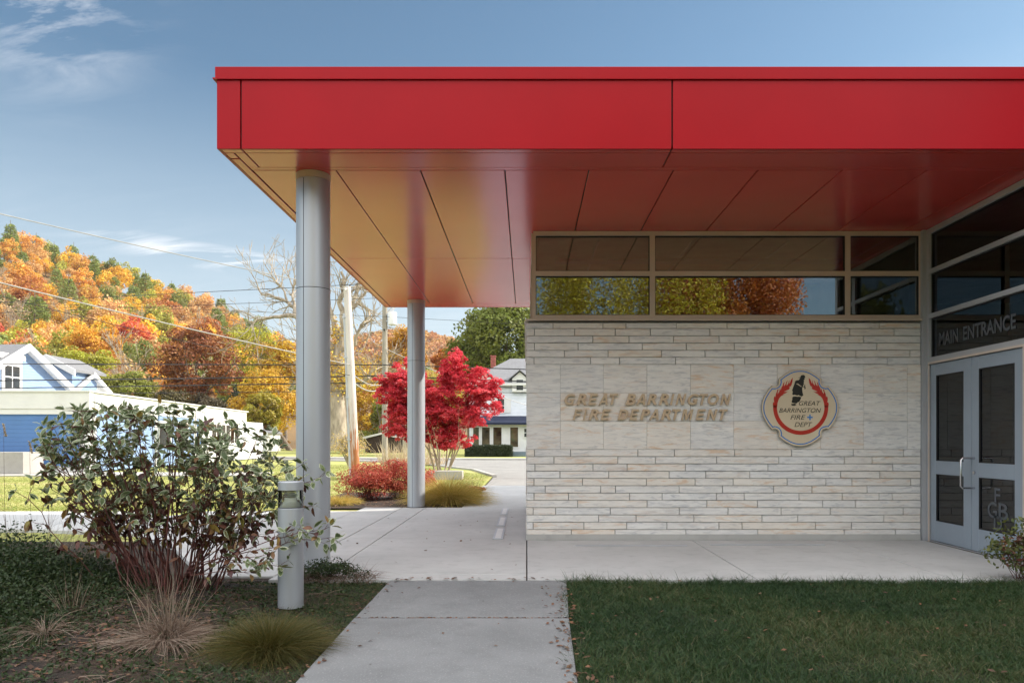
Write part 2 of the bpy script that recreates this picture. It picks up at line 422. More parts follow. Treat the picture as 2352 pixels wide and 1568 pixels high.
M['brownwall'] = pmat('dark_brown_timber', (.045, .028, .018), .8, 0, .3, 4)
M['planter'] = concrete('board_marked_concrete', (.38, .36, .33), 60, .2, .1)
# ================================================================= TEXT
def glyphs(body, shear=0., bold=0., ext=.0, size=1.):
    cu = bpy.data.curves.new('txt', 'FONT'); cu.body = body; cu.size = size; cu.shear = shear; cu.offset = bold
    cu.extrude = ext; cu.resolution_u = 4; cu.align_x = 'LEFT'
    o = bpy.data.objects.new('txt', cu); COL.objects.link(o)
    dg = bpy.context.evaluated_depsgraph_get(); me = bpy.data.meshes.new_from_object(o.evaluated_get(dg))
    bpy.data.objects.remove(o); bpy.data.curves.remove(cu)
    return me
LET = {}
t_ = .2
LET['E'] = [[(0, 0), (.74, 0), (.74, t_), (t_, t_), (t_, .41), (.68, .41), (.68, .59), (t_, .59), (t_, 1-t_), (.74, 1-t_), (.74, 1), (0, 1)]]
LET['F'] = [[(0, 0), (t_, 0), (t_, .40), (.64, .40), (.64, .58), (t_, .58), (t_, 1-t_), (.7, 1-t_), (.7, 1), (0, 1)]]
LET['T'] = [[(.28, 0), (.48, 0), (.48, 1-t_), (.76, 1-t_), (.76, 1), (0, 1), (0, 1-t_), (.28, 1-t_)]]
LET['I'] = [[(0, 0), (t_, 0), (t_, 1), (0, 1)]]
LET['N'] = [[(0, 0), (.19, 0), (.19, .66), (.60, 0), (.8, 0), (.8, 1), (.61, 1), (.61, .34), (.2, 1), (0, 1)]]
LET['M'] = [[(0, 0), (.18, 0), (.18, .70), (.39, 0), (.57, 0), (.78, .70), (.78, 0), (.96, 0), (.96, 1), (.68, 1), (.48, .34), (.28, 1), (0, 1)]]
LET['A'] = [[(0, 0), (.2, 0), (.265, .2), (.615, .2), (.68, 0), (.88, 0), (.56, 1), (.32, 1)], [(.325, .37), (.44, .74), (.555, .37)]]
def block_letter(ch, shear=.27):
    loops = LET[ch]; fl = [p for l in loops for p in l]; n = len(fl)
    tris = tessellate_polygon([[Vector((x, y, 0)) for x, y in l] for l in loops])
    V = [(x+shear*y, y, 0.) for x, y in fl]+[(x+shear*y, y, .1) for x, y in fl]; Fc = []
    for t in tris: Fc.append(tuple(t)[::-1]); Fc.append(tuple(n+i for i in t))
    k = 0
    for l in loops:
        for i in range(len(l)): j = (i+1) % len(l); Fc.append((k+i, k+j, n+k+j, n+k+i))
        k += len(l)
    me = bpy.data.meshes.new('letter'); me.from_pydata(V, [], Fc); bm = bmesh.new(); bm.from_mesh(me); bmesh.ops.recalc_face_normals(bm, faces=bm.faces); bm.to_mesh(me); bm.free(); return me
def fit(me, x0, x1, y0, y1, fn, keep_h=False):
    """map text mesh bbox to x0..x1,y0..y1 and then through fn(x,y,d) (d: 0 back..1 front)"""
    co = np.zeros(len(me.vertices)*3); me.vertices.foreach_get('co', co); co = co.reshape(-1, 3)
    a = co.min(0); b = co.max(0); dz = max(b[2]-a[2], 1e-6)
    for v in me.vertices:
        x = x0+(v.co.x-a[0])/(b[0]-a[0])*(x1-x0); y = y0+(v.co.y-a[1])/(b[1]-a[1])*(y1-y0)
        v.co = fn(x, y, (v.co.z-a[2])/dz)
    me.update(); return me
# ================================================================= FIRE STATION
YW = 9.386; WX = 4.93; ZS = 3.83; YF = 6.752; XL = -2.763; YB = 14.78; ZT = 4.556
st = empty('fire_station', (0, YW, 0), 'pale marble fire station with a deep red overhanging roof on two grey columns', 'building')
rng = np.random.default_rng(5)
# ---- canopy
core = MB().box(XL+.02, 28., YF+.02, YB-.02, ZS+.03, ZT-.06).build('canopy', M['seam'], st)
cop = MB()
cop.box(XL-.012, 28., YF-.012, YF+.2, 4.458, ZT); cop.box(XL-.012, XL+.2, YF+.2, YB+.012, 4.458, ZT); cop.box(XL+.2, 28., YB-.2, YB+.012, 4.458, ZT)
cop.box(XL+.2, 28., YF+.2, YB-.2, ZT-.05, ZT-.02)
cop.build('coping', M['red'], core, bevel=.004)
MB().box(XL-.03, 9.1, YF-.02, YF+.01, 4.444, 4.4565).box(XL-.03, XL+.01, YF+.01, YB, 4.444, 4.4565).build('drip_edge', M['red'], core)
g = .007
fx = [XL, -2.549, 1.296, 5.14, 8.985, 12.83, 16.7, 20.5, 24.3, 28]
for a, b in zip(fx[:-1], fx[1:]):
    MB().box(a+(g if a > XL else 0), b-g, YF, YF+.03, ZS, 4.442).build('fascia_panel', M['red'], core, bevel=.003)
sy = [YF+.03, 6.93, 10.8, 14.6, YB]
for a, b in zip(sy[:-1], sy[1:]):
    MB().box(XL, XL+.03, a+(g if a > 6.8 else .0), b-(g if b < YB else 0), ZS, 4.442).build('fascia_panel', M['red'], core, bevel=.003)
MB().box(XL+.03, 28, YB-.03, YB, ZS, 4.442).build('fascia_panel', M['red'], core, bevel=.003)
zb = ZS+.002
def sof(x0, x1, y0, y1, name='soffit_panel'):
    MB().box(x0, x1, y0, y1, zb, zb+.02).build(name, M['soffit'], core, bevel=.002, segs=1)
lipx = [XL+.03, -2.549, 1.296, 5.14, 9.1]
for a, b in zip(lipx[:-1], lipx[1:]):
    sof(a+(g if a > -2.7 else 0), b-g, YF+.031, 6.852, 'soffit_edge_strip')
    sof(max(a, -2.643)+(g if a > -2.6 else 0), b-g, 6.862, 7.212)
sof(-2.643, 9.1, 7.220, 7.288, 'soffit_edge_strip')
sof(XL+.031, -2.657, 6.864, 6.985, 'soffit_edge_strip'); sof(XL+.031, -2.657, 7.01, YB-.031, 'soffit_edge_strip')
sx = [-2.643, -1.838, -1.025, -.211, .598, 1.413, 2.227, 3.04, 3.854, 4.667, 5.48, 6.29, 7.11, 7.92, 8.73]
for a, b in zip(sx[:-1], sx[1:]):
    sof(a+.006, b-.006, 7.300, 10.815)
    if a < .2: sof(a+.006, b-.006, 10.826, 14.36)
sof(-2.643, .6, 14.372, YB-.031, 'soffit_edge_strip')
# ---- columns
for cy, cx in ((7.43, (719.5-CX)*7.43/F), (14.09, (956-CX)*14.09/F)):
    r = .1625; c = (cx, cy, 0)
    col = MB()
    # two half shells with open vertical joints, three lifts
    def shell(z0, z1, a0, a1, rr=r, n=28):
        k = len(col.v)
        for z in (z0, z1):
            for j in range(n+1):
                t = a0+(a1-a0)*j/n; col.v.append((cx+rr*math.cos(t), cy+rr*math.sin(t), z))
        for j in range(n):
            col.f.append([k+j, k+j+1, k+n+1+j+1, k+n+1+j]); col.m.append(0); col.a.append(0)
    a0 = R(-90-18.); gg = .02
    for z0, z1 in ((0.0, 2.706), (2.712, 3.765)):
        for s in (0, 1): shell(z0, z1, a0+s*math.pi+gg, a0+(s+1)*math.pi-gg)
    co = col.build('column', M['column'], st, smooth=True, fix=False)
    MB().lathe(c, [(r-.008, 0.002), (r-.008, 3.76)], 40).build('joint_backing', M['seam'], co, smooth=True)
    MB().lathe(c, [(r+.003, 3.768), (r+.003, ZS)], 48).build('collar', M['alu_warm'], co, smooth=True)
    MB().lathe(c, [(r+.0015, 2.7065), (r+.0015, 2.7115)], 48).lathe(c, [(r+.005, .0), (r+.002, .012)], 48).build('joint_ring', M['gasket'], co, smooth=True)
# ---- stone wall
def u2x(z7): return ((z7/2.306+1280)/1.063-CX)/185.4     # zoom-7 pixel -> metres on the wall plane
wall = MB().box(0.012, WX-.03, YW+.016, YW+.2, 0, 2.70).box(0.212, .2122+.0, YW+.2, YW+.2001, 0, .1)
wall = MB().box(0.02, WX-.03, YW+.016, YW+.2, 0, 2.70).box(.02, .2, YW+.2, 14.2, 0, 2.70)
wall = wall.build('stone_wall', M['mortar'], st)
MB().box(-.012, WX-.06, YW-.02, YW+.016, 0, .075).box(-.012, .02, YW+.016, 14.2, 0, .075).build('plinth', M['plinth'], wall, bevel=.004)
up = [[20,162,443,573,857,1142,1379,1687,1998,2238],[20,57,284,512,710,1045,1255,1545,1832,2082,2238],[20,386,590,840,1097,1465,1773,1910,2238],
 [20,57,303,665,912,1182,1391,1660,1985,2238],[20,226,472,773,1018,1321,1572,1866,2172,2238],[20,55,373,537,852,1241,1488,1732,2043,2238]]
lo = [[20,57,261,640,845,1185,1505,1852,2135,2238],[20,167,527,738,1083,1433,1802,1958,2238],[20,60,387,579,908,1372,1623,2074,2238],[20,201,476,816,1022,1270,1575,1782,2002,2238],
 [20,55,328,688,962,1177,1481,1699,1845,2176,2238],[20,118,430,514,872,1116,1404,1620,1930,2238],[20,55,249,593,777,1083,1238,1547,1790,1998,2071,2238],
 [20,301,692,1028,1313,1680,1865,2238],[20,50,177,485,873,1147,1446,1723,2133,2238],[20,419,630,955,1338,1540,2025,2238],[20,50,336,577,803,1096,1226,1640,1842,2238],[20,265,511,910,1315,1802,2090,2238]]
Z = lambda y: CH+(HY-y)/185.4
uy = [742, 754.5, 771, 787.4, 804.5, 820.5, 837]
ly = [1031.4+16.72*i for i in range(13)]
sb = MB(); gm = .0032
def block(x0, x1, z0, z1, pr):
    # split-faced stone: chamfered arrises and slight unevenness of the face
    a = rng.uniform(0, 1); j = lambda s: rng.uniform(-s, s)
    yb = YW+.02; yf = YW-pr; n = max(2, int((x1-x0)/.16)); k = len(sb.v); c = .004
    xs = np.linspace(x0+gm, x1-gm, n+1)
    for i, x in enumerate(xs):
        e = .004 if i in (0, n) else 0; xi = x+(c*.6 if i == 0 else (-c*.6 if i == n else 0))
        top = z1-gm+j(.0012); bot = z0+gm+j(.0012); f = yf+e+j(.0015)
        sb.v += [(x, yb, top), (xi, f+.004, top), (xi, f, top-c), (xi, f+j(.001), bot+c), (xi, f+.004, bot), (x, yb, bot)]
    for i in range(n):
        for q in range(5):
            sb.f.append([k+i*6+q, k+i*6+q+1, k+(i+1)*6+q+1, k+(i+1)*6+q]); sb.m.append(0); sb.a.append(a)
    sb.f.append([k+q for q in range(6)]); sb.f.append([k+n*6+q for q in range(6)][::-1]); sb.m += [0, 0]; sb.a += [a, a]
for rows, ys in ((up, uy), (lo, ly)):
    for i, row in enumerate(rows):
        xs = [u2x(q) for q in row]; xs[0] = 0.0 if i % 2 else -.006; xs[-1] = WX-.05
        for a, b in zip(xs[:-1], xs[1:]): block(a, b, Z(ys[i+1]), Z(ys[i]), rng.uniform(0, .009)+.002)
sb.build('stone_course', M['marble'], wall); sb = MB()
# the return of the cladding down the west side of the building
for ys in (uy, ly):
    for i in range(len(ys)-1):
        y = YW+.025
        while y < 14.15:
            L = rng.uniform(.35, 1.1); y2 = min(14.2, y+L)
            sb.box(-.006-rng.uniform(0, .008), .03, y+gm, y2-gm, Z(ys[i+1])+gm, Z(ys[i])-gm, 0, rng.uniform(0, 1)); y = y2
sb.build('stone_course', M['marble'], wall)
tl = MB(); tx = [0-.002]+[((q-CX)/185.4) for q in (1287, 1386.5, 1486, 1586, 1685.5, 1785, 1885, 1984, 2083.7)]+[WX-.05]; ty = [837, 901.6, 966.1, 1031.4]
for a, b in zip(tx[:-1], tx[1:]):
    for c, d in zip(ty[:-1], ty[1:]):
        tl.box(a+.0016, b-.0016, YW-rng.uniform(0, .001), YW+.02, Z(d)+.0016, Z(c)-.0016, 0, rng.uniform(0, 1))
for k in range(9):
    for c, d in zip(ty[:-1], ty[1:]):
        tl.box(-.004, .03, YW+.025+k*.537+.002, min(14.2, YW+.025+(k+1)*.537-.002), Z(d)+.002, Z(c)-.002, 0, rng.uniform(0, 1))
tl.build('marble_panel', M['marble'], wall)
MB().box(-.015, WX-.03, YW-.03, YW+.1, 2.7165, 2.735).box(-.03, .1, YW+.1, 14.2, 2.7165, 2.735).build('wall_cap', M['alu_warm'], wall)
# ---- front window band
xa = [1224.5, 1230.6, 1492, 1504, 1940.5, 1952, 2109.8, 2119]
xw = [(q-CX)*9.42/F for q in xa]; za, zb1, zm0, zm1, zt0, zt1 = 2.737, 2.79, 3.275, 3.335, 3.775, ZS-.001
yf0 = 9.40; yf1 = 9.50
fr = MB()
fr.box(xw[0], WX-.035, yf0, yf1, za, zb1); fr.box(xw[0], WX-.035, yf0, yf1, zt0, zt1)
for a, b in ((xw[0], xw[1]), (xw[2], xw[3]), (xw[4], xw[5]), (xw[6], WX-.035)): fr.box(a, b, yf0+.001, yf1-.001, zb1, zt0)
for a, b in ((xw[1], xw[2]), (xw[3], xw[4]), (xw[5], xw[6])): fr.box(a, b, yf0+.003, yf1-.003, zm0, zm1)
band = fr.build('window_band', M['alu_warm'], st)
gk = MB()
for a, b in ((xw[1], xw[2]), (xw[3], xw[4]), (xw[5], xw[6])):
    for z0, z1 in ((zb1, zm0), (zm1, zt0)):
        gk.box(a, b, yf0+.02, yf0+.035, z1-.012, z1).box(a, a+.008, yf0+.02, yf0+.035, z0, z1-.012).box(b-.008, b, yf0+.02, yf0+.035, z0, z1-.012).box(a+.008, b-.008, yf0+.02, yf0+.035, z0, z0+.008)
        t = rng.uniform(-.0008, .0008, 3)
        pn = MB(); pn.add([(a, yf0+.04+t[0], z0), (b, yf0+.04+t[1], z0), (b, yf0+.04+t[2], z1), (a, yf0+.04, z1)], [(0, 1, 2, 3)]); pn.build('pane', M['glass'], band, fix=False)
gk.build('gasket', M['gasket'], band)
# side window band on the west face
fs = MB(); ys = [9.50, 9.58, 11.0, 11.06, 12.6, 12.66, 14.12, 14.2]
fs.box(.06, .15, 9.5, 14.2, za, zb1).box(.06, .15, 9.5, 14.2, zt0, zt1)
for a, b in zip(ys[::2], ys[1::2]): fs.box(.061, .149, a, b, zb1, zt0)
for a, b in zip(ys[1:-1:2], ys[2::2]): fs.box(.063, .147, a, b, zm0, zm1)
side = fs.build('window_band', M['alu_warm'], st)
for a, b in zip(ys[1:-1:2], ys[2::2]):
    for z0, z1 in ((zb1, zm0), (zm1, zt0)):
        MB().add([(.1, a, z0), (.1, b, z0), (.1, b, z1), (.1, a, z1)], [(0, 1, 2, 3)]).build('pane', M['glass'], side, fix=False)
# corner post between window band and entrance
MB().box(WX-.045, WX+.05, YW-.04, 9.5, 0, ZS-.001).build('corner_post', M['alu'], st, bevel=.003)
# ---- entrance wall (faces west) : frame, transoms, doors
y_a, y_b = YW-.04, 7.40
ef = MB()
ef.box(WX, WX+.1, y_a-.06, y_a, 0, ZS-.001)                                  # jamb in the corner
ef.box(WX, WX+.1, 7.40, 7.505, 0, ZS-.001)                                    # right mullion
ef.box(WX+.002, WX+.098, 7.505, y_a-.06, 3.765, ZS-.001)
for z0, z1 in ((3.275, 3.33), (2.73, 2.785), (2.175, 2.25)): ef.box(WX+.002, WX+.098, 7.505, y_a-.06, z0, z1)
ef.box(WX+.01, WX+.09, 7.505, y_a-.06, 0, .012)
ent = ef.build('entrance_frame', M['alu'], st, bevel=.003, segs=1)
MB().box(WX-.012, WX+.001, y_a-.072, y_a-.058, 0, 2.19).box(WX-.012, WX+.001, 7.50, 7.516, 0, 2.19).box(WX-.012, WX+.001, 7.516, y_a-.072, 2.165, 2.19).build('door_stop', M['alu_warm'], ent)
for z0, z1 in ((3.33, 3.765), (2.785, 3.275), (2.25, 2.73)):
    MB().add([(WX+.045, 7.505, z0), (WX+.045, y_a-.06, z0), (WX+.045, y_a-.06, z1), (WX+.045, 7.505, z1)], [(0, 1, 2, 3)]).build('pane', M['glass_dark'], ent, fix=False)
    MB().box(WX+.03, WX+.06, 7.505, y_a-.06, z1-.014, z1).box(WX+.03, WX+.06, 7.505, 7.52, z0, z1-.014).box(WX+.03, WX+.06, y_a-.075, y_a-.06, z0, z1-.014).build('gasket', M['gasket'], ent)
def side_text(body, yl, yr, z0, z1, mat, parent, name='lettering', x=WX+.042, skew=0., bold=.02):
    me = glyphs(body, 0, bold, .001)
    fit(me, 0, 1, 0, 1, lambda u, w, d: Vector((x-.002*d, yl+(yr-yl)*u, z0+(z1-z0)*w)))
    return link(name, me, mat, parent)
side_text('ENTRANCE', 8.63, 7.70, 2.37, 2.53, M['vinyl'], ent); side_text('MAIN', 9.13, 8.73, 2.37, 2.53, M['vinyl'], ent)
# next bay of glazing beyond the doors, out of frame
ex = MB(); ex.box(WX, WX+.1, 6.76, 6.85, 0, ZS-.001).box(WX+.002, WX+.098, 6.85, 7.40, 0, .1).box(WX+.002, WX+.098, 6.85, 7.4, 3.765, ZS-.001)
for z0, z1 in ((3.275, 3.33), (2.73, 2.785), (2.175, 2.25)): ex.box(WX+.002, WX+.098, 6.85, 7.40, z0, z1)
sl = ex.build('side_light', M['alu'], st)
for z0, z1 in ((3.33, 3.765), (2.785, 3.275), (2.25, 2.73), (.1, 2.175)):
    MB().add([(WX+.045, 6.85, z0), (WX+.045, 7.40, z0), (WX+.045, 7.40, z1), (WX+.045, 6.85, z1)], [(0, 1, 2, 3)]).build('pane', M['glass_dark'], sl, fix=False)
def leaf(yl, yr, gl, gr, hinge_right):
    x0, x1 = WX+.012, WX+.057
    d = MB()
    d.box(x0, x1, gl, yl, .02, 2.16).box(x0, x1, yr, gr, .02, 2.16)
    d.box(x0+.0015, x1-.0015, gr, gl, 2.02, 2.158).box(x0+.0015, x1-.0015, gr, gl, .83, .99).box(x0+.0015, x1-.0015, gr, gl, .022, .265)
    o = d.build('door', M['door'], st, bevel=.003, segs=1)
    for z0, z1 in ((.265, .83), (.99, 2.02)):
        MB().add([(x0+.02, gr, z0), (x0+.02, gl, z0), (x0+.02, gl, z1), (x0+.02, gr, z1)], [(0, 1, 2, 3)]).build('pane', M['glass_dark'], o, fix=False)
        MB().box(x0+.004, x0+.03, gr, gl, z1-.01, z1).box(x0+.004, x0+.03, gr, gl, z0, z0+.01).box(x0+.004, x0+.03, gr, gr+.01, z0+.01, z1-.01).box(x0+.004, x0+.03, gl-.01, gl, z0+.01, z1-.01).build('gasket', M['gasket'], o)
    return o
dl = leaf(9.27, 8.425, 9.155, 8.575, False); dr = leaf(8.415, 7.52, 8.29, 7.675, True)
hx = WX+.012
hp = [Vector((hx, 8.36, 1.04)), Vector((hx-.13, 8.36, 1.04)), Vector((hx-.15, 8.36, 1.02)), Vector((hx-.15, 8.36, .73)), Vector((hx-.13, 8.36, .71)), Vector((hx, 8.36, .71))]
MB().tube(hp, .0125, 12).lathe((0, 0, 0), [(0, 0)], 3).build('pull_handle', M['steel'], dr, smooth=True)
MB().tube([(hx+.002, 8.36, .88), (hx-.014, 8.36, .88)], .019, 20).build('lock_cylinder', M['steel'], dr, smooth=True)
for t, y0, y1, z0, z1 in (('F', 8.03, 7.93, .58, .73), ('G', 8.15, 7.99, .41, .58), ('B', 7.96, 7.80, .41, .58), ('D', 8.04, 7.90, .29, .44)):
    side_text(t, y0, y1, z0, z1, M['vinyl'], dr, 'monogram_letter', WX+.029, 0, .01)
# ---- interior seen through the glass
i1 = MB().box(.2, 4.85, 9.5, 14.2, -.02, .004).build('interior_floor', M['intfloor'], st)
ic = MB().box(.16, 9.1, 9.51, 14.2, ZS-.03, ZS-.004).box(5.04, 9.1, 6.8, 9.50, ZS-.03, ZS-.004).build('interior_ceiling', M['ceiling'], st)
for x in np.arange(.9, 4.6, 1.22): MB().box(x, x+.03, 9.7, 14.0, ZS-.05, ZS-.031).build('ceiling_rail', M['white'], ic)
for y in (10.6, 12.0, 13.3): MB().box(.4, 4.7, y, y+.18, ZS-.09, ZS-.052).build('ceiling_duct', M['galv'], ic)
iw = MB(); iw.box(.2, 4.98, 14.02, 14.2, .01, 3.79); iw.box(4.80, 4.92, 9.52, 14.02, .01, ZS-.03); 
iw.build('interior_wall', M['interior'], st)
lw = MB(); lw.box(9.1, 9.19, 6.8, 14.2, 0, ZS-.004).box(4.99, 9.1, 14.2, 14.3, 0, ZS-.004).build('lobby_wall', M['intdark'], st)
MB().box(5.04, 9.1, 6.8, 14.2, -.02, .003).build('lobby_floor', M['intfloor'], st)
lp = MB(); lp.lathe((0, 0, 0), [(.0, 0), (.26, 0), (.26, .03), (0, .03)], 40); lp.v = [(8.9+z, 8.2+x, 1.35+y) for x, y, z in lp.v]
lp.build('lobby_plaque', M['brick'], st)
MB().box(9.04, 9.09, 7.6, 8.8, .7, 2.2).build('display_board', M['brownwall'], st)
# rear wall of the room block, rear wing, and added blocks east of the entrance
MB().box(9.2, 12.5, -1.5, 13.8, 0, 9.).build('added_flank_block', M['plinth'], st); MB().box(12.5, 30, -1.5, 18.3, 0, 13.).build('added_shade_block', M['plinth'], st)  # unseen blocks added to shade the near ground and darken a pane's reflection
MB().box(5.0, 28, 18.001, 22.8, 0, 4.45).box(4.99, 9.2, 14.79, 18.001, 0, 4.45).build('rear_wing', M['plinth'], st)
MB().box(5.0, 9.2, 6.70, 6.79, 0, ZS-.001).build('flank_wall', M['plinth'], st)
# ================================================================= WALL LETTERING
def wallpt(zx, zy):      # zoomed-crop pixel (scale 5.004, origin 1350,930) -> metres on wall
    return ((zx/5.004+1350)/1.063-CX)/185.4, Z((zy/5.004+930)/1.063)
ls = empty('wall_lettering', (wallpt(1150, 320)[0], YW, wallpt(1150, 320)[1]), 'raised tan metal letters naming the fire department across the marble wall', 'sign')
L1 = [('G',138,270),('R',285,412),('E',428,548),('A',553,665),('T',690,795),('B',883,1010),('A',1010,1122),('R',1145,1265),('R',1285,1412),('I',1425,1480),('N',1492,1625),('G',1640,1775),('T',1785,1890),('O',1885,2020),('N',2035,2170)]
L2 = [('F',240,358),('I',365,415),('R',432,558),('E',577,703),('D',787,918),('E',930,1050),('P',1058,1185),('A',1170,1285),('R',1312,1440),('T',1452,1560),('M',1562,1712),('E',1735,1860),('N',1868,2005),('T',2025,2130)]
for row, (yt, yb) in ((L1, (156, 293)), (L2, (344, 476))):
    for ch, a, b in row:
        me = block_letter(ch) if ch in LET else glyphs(ch, .27, .03, .05)
        x0, z1 = wallpt(a, yt); x1, z0 = wallpt(b, yb)
        fit(me, x0, x1, z0, z1, lambda u, w, d: Vector((u, YW-.012-.022*d, w)))
        o = link('letter', me, M['letter'], ls)
# ================================================================= EMBLEM
EK = 1/6.817/1.063/185.4; ecx = (1834.8-CX)/185.4; ecz = Z(936.2)
em = empty('emblem_sign', (ecx, YW, ecz), 'beige lobed fire department emblem with a red flame ring on the marble wall', 'sign')
def ep(depth):
    return lambda x, y, d: Vector((ecx+(x-1025)*EK, YW-depth+d, ecz-(y-785)*EK))
q1 = [(0, 640), (45, 638), (95, 630), (140, 615), (185, 596), (270, 545), (362, 472), (350, 450), (348, 425), (356, 395), (372, 372), (395, 358), (425, 350), (450, 356), (472, 362)]
q1 = q1 + [(y, x) for x, y in q1[5:0:-1]]
quad = q1+[(y, -x) for x, y in q1]+[(-x, -y) for x, y in q1]+[(-y, x) for x, y in q1]
def dedupe(p):
    out = []
    for a in p:
        if not out or (abs(a[0]-out[-1][0])+abs(a[1]-out[-1][1])) > 1.5: out.append(a)
    if abs(out[0][0]-out[-1][0])+abs(out[0][1]-out[-1][1]) < 1.5: out.pop()
    return out
quad = dedupe(quad); outl = [(1025+x, 785-y) for x, y in quad]
def inset(poly, d):
    n = len(poly); res = []
    ar = sum(poly[i][0]*poly[(i+1) % n][1]-poly[(i+1) % n][0]*poly[i][1] for i in range(n)); sg = 1 if ar > 0 else -1
    for i in range(n):
        p = Vector(poly[i-1]); c = Vector(poly[i]); q = Vector(poly[(i+1) % n])
        e1 = (c-p).normalized(); e2 = (q-c).normalized(); n1 = Vector((-e1.y, e1.x))*sg; n2 = Vector((-e2.y, e2.x))*sg
        b = (n1+n2); b = b/max(b.length_squared/2, .6); res.append((c.x+b.x*d, c.y+b.y*d))
    return res
MB().plate(outl, ep(.045), .008).build('sign_edge', M['signedge'], em)
MB().plate(inset(outl, 3), ep(.0475), .0022).build('sign_face', M['signface'], em)
def strip(name, pa, pb, depth, mat, parent):
    n = len(pa); f = ep(depth); b = MB(); b.v = [tuple(f(*p, 0)) for p in pa]+[tuple(f(*p, 0)) for p in pb]
    for i in range(n):
        j = (i+1) % n; b.f.append([i, j, n+j, n+i]); b.m.append(0); b.a.append(0)
    return b.build(name, mat, parent, fix=False)
strip('blue_border', inset(outl, 29), inset(outl, 46), .0482, M['signblue'], em)
cx0, cy0, ro, ri = 1033, 778, 457, 393
arc = [R(a) for a in np.linspace(-3, 183, 60)]
ring = [(cx0+ro*math.cos(a), cy0+ro*math.sin(a)) for a in arc]+[(cx0+ri*math.cos(a), cy0-4+ri*math.sin(a)) for a in arc[::-1]]
rp = MB().plate(ring, ep(.0484), .0006)
flame = [(576,775),(570,720),(583,690),(594,700),(585,650),(590,615),(600,600),(606,590),(612,615),(618,590),(622,555),(640,520),(645,490),(668,478),(656,520),(650,560),(676,525),(683,500),(693,468),(700,500),(716,450),(735,420),(745,380),(768,360),(757,400),(757,430),(785,395),(795,360),(820,330),(800,385),(800,420),(828,385),(836,350),(850,325),(842,370),(848,385),(862,350),(875,320),(903,288),(898,350),(886,400),(868,432),(838,442),(856,448),(842,480),(800,500),(752,522),(800,522),(828,512),(780,548),(735,560),(762,562),(705,598),(680,628),(665,660),(650,710),(643,775)]
rp.plate(flame, ep(.0484), .0006); rp.plate([(2*1034-x, y) for x, y in flame][::-1], ep(.0484), .0006)
rp.build('flame_ring', M['signred'], em)
man = [(988,291),(1014,286),(1030,276),(1036,256),(1052,246),(1080,243),(1098,252),(1106,266),(1106,280),(1117,287),(1098,292),(1095,300),(1100,316),(1090,324),(1082,330),(1090,352),(1084,372),(1086,400),(1070,430),(1075,436),(1092,428),(1104,386),(1108,426),(1118,470),(1096,482),(1092,446),(1064,444),(1058,470),(1064,530),(1078,582),(1050,600),(1020,590),(1000,575),(975,585),(930,570),(905,578),(893,560),(902,520),(890,500),(906,450),(930,392),(943,345),(958,334),(998,330),(1018,308),(1028,296)]
legs = [(906,602),(950,598),(985,604),(1010,600),(1036,610),(1046,605),(1030,650),(1010,690),(985,694),(962,716),(940,712),(905,706),(884,700),(884,680),(896,648),(890,630)]
boots = [(876,716),(900,722),(930,716),(958,722),(962,728),(940,732),(964,742),(962,748),(930,750),(938,756),(900,752),(882,750),(880,736)]
hem = [(880,572),(905,586),(930,584),(975,600),(1000,592),(1025,604),(1056,608),(1078,596),(1060,598),(1030,598),(1000,584),(975,592),(930,576),(905,580)]
sm = MB()
for p in (man, legs, boots): sm.plate(p, ep(.0484), .0006)
fm = sm.build('firefighter_silhouette', M['signblack'], em)
MB().plate([(958,398),(970,386),(990,388),(1005,404),(1022,410),(1030,424),(1050,430),(1046,440),(1024,434),(1012,420),(995,414),(980,400)], ep(.0488), .0003).build('reflective_band', M['signface'], fm)
for t, x0, x1, y0, y1 in (('GREAT',1003,1362,676,750),('BARRINGTON',675,1370,793,867),('FIRE',862,1112,908,982),('DEPT',930,1226,1026,1102)):
    me = glyphs(t, .28, .004, .001); f = ep(.0484)
    fit(me, x0, x1, y1, y0, lambda u, w, d: f(u, w, 0)+Vector((0, -.0002*d, 0)))
    link('lettering', me, M['signblack'], em)
k = 45; cr = [(-10, -10), (-14, -k), (14, -k), (10, -10), (k, -14), (k, 14), (10, 10), (14, k), (-14, k), (-10, 10), (-k, 14), (-k, -14)]
MB().plate([(1187+x, 945+y) for x, y in cr], ep(.0484), .0006).build('blue_cross', M['signblue'], em)
# ================================================================= GROUND, PAVING, ROADS
def struct(o): o['kind'] = 'structure'; return o
def sheet(name, poly, z, mat, sub=0):
    mb = MB(); n = len(poly); mb.v = [(x, y, z) for x, y in poly]
    for t in tessellate_polygon([[Vector((x, y, 0)) for x, y in poly]]): mb.f.append(list(t)); mb.m.append(0); mb.a.append(0)
    o = mb.build(name, mat); 
    return struct(o)
sheet('ground', [(-1300, -800), (1500, -800), (1500, 1500), (-1300, 1500)], -.12, M['terrain'])
sheet('lawn', [(-60, 6.8), (-3, 6.8), (-3, 14), (-1.22, 14), (-1.22, 27), (-2.4, 33), (-5.5, 40), (-9, 45.5), (-22, 54), (-60, 70)], -.05, M['lawn'])
sheet('far_lawn', [(-80, 84), (-31, 64), (-8, 54.6), (18, 53.6), (40, 60), (60, 110), (-120, 125)], -.05, M['lawn'])
sheet('street', [(-160, 95), (-60, 70.5), (-22, 54.4), (-9, 46), (-5.2, 40), (-2.2, 33), (-1.2, 27), (-1.2, 20.9), (60, 20.9), (60, 51), (0, 51), (-10, 52.5), (-30, 61.5), (-160, 125)], -.075, M['asphalt'])
def curb(name, line, w, h):
    mb = MB()
    for a, b in zip(line[:-1], line[1:]):
        a = Vector(a); b = Vector(b); n = Vector((-(b-a).y, (b-a).x)).normalized()*w
        mb.prism([tuple(a), tuple(b), tuple(b+n), tuple(a+n)], -.11, h)
    return struct(mb.build(name, M['kerb']))
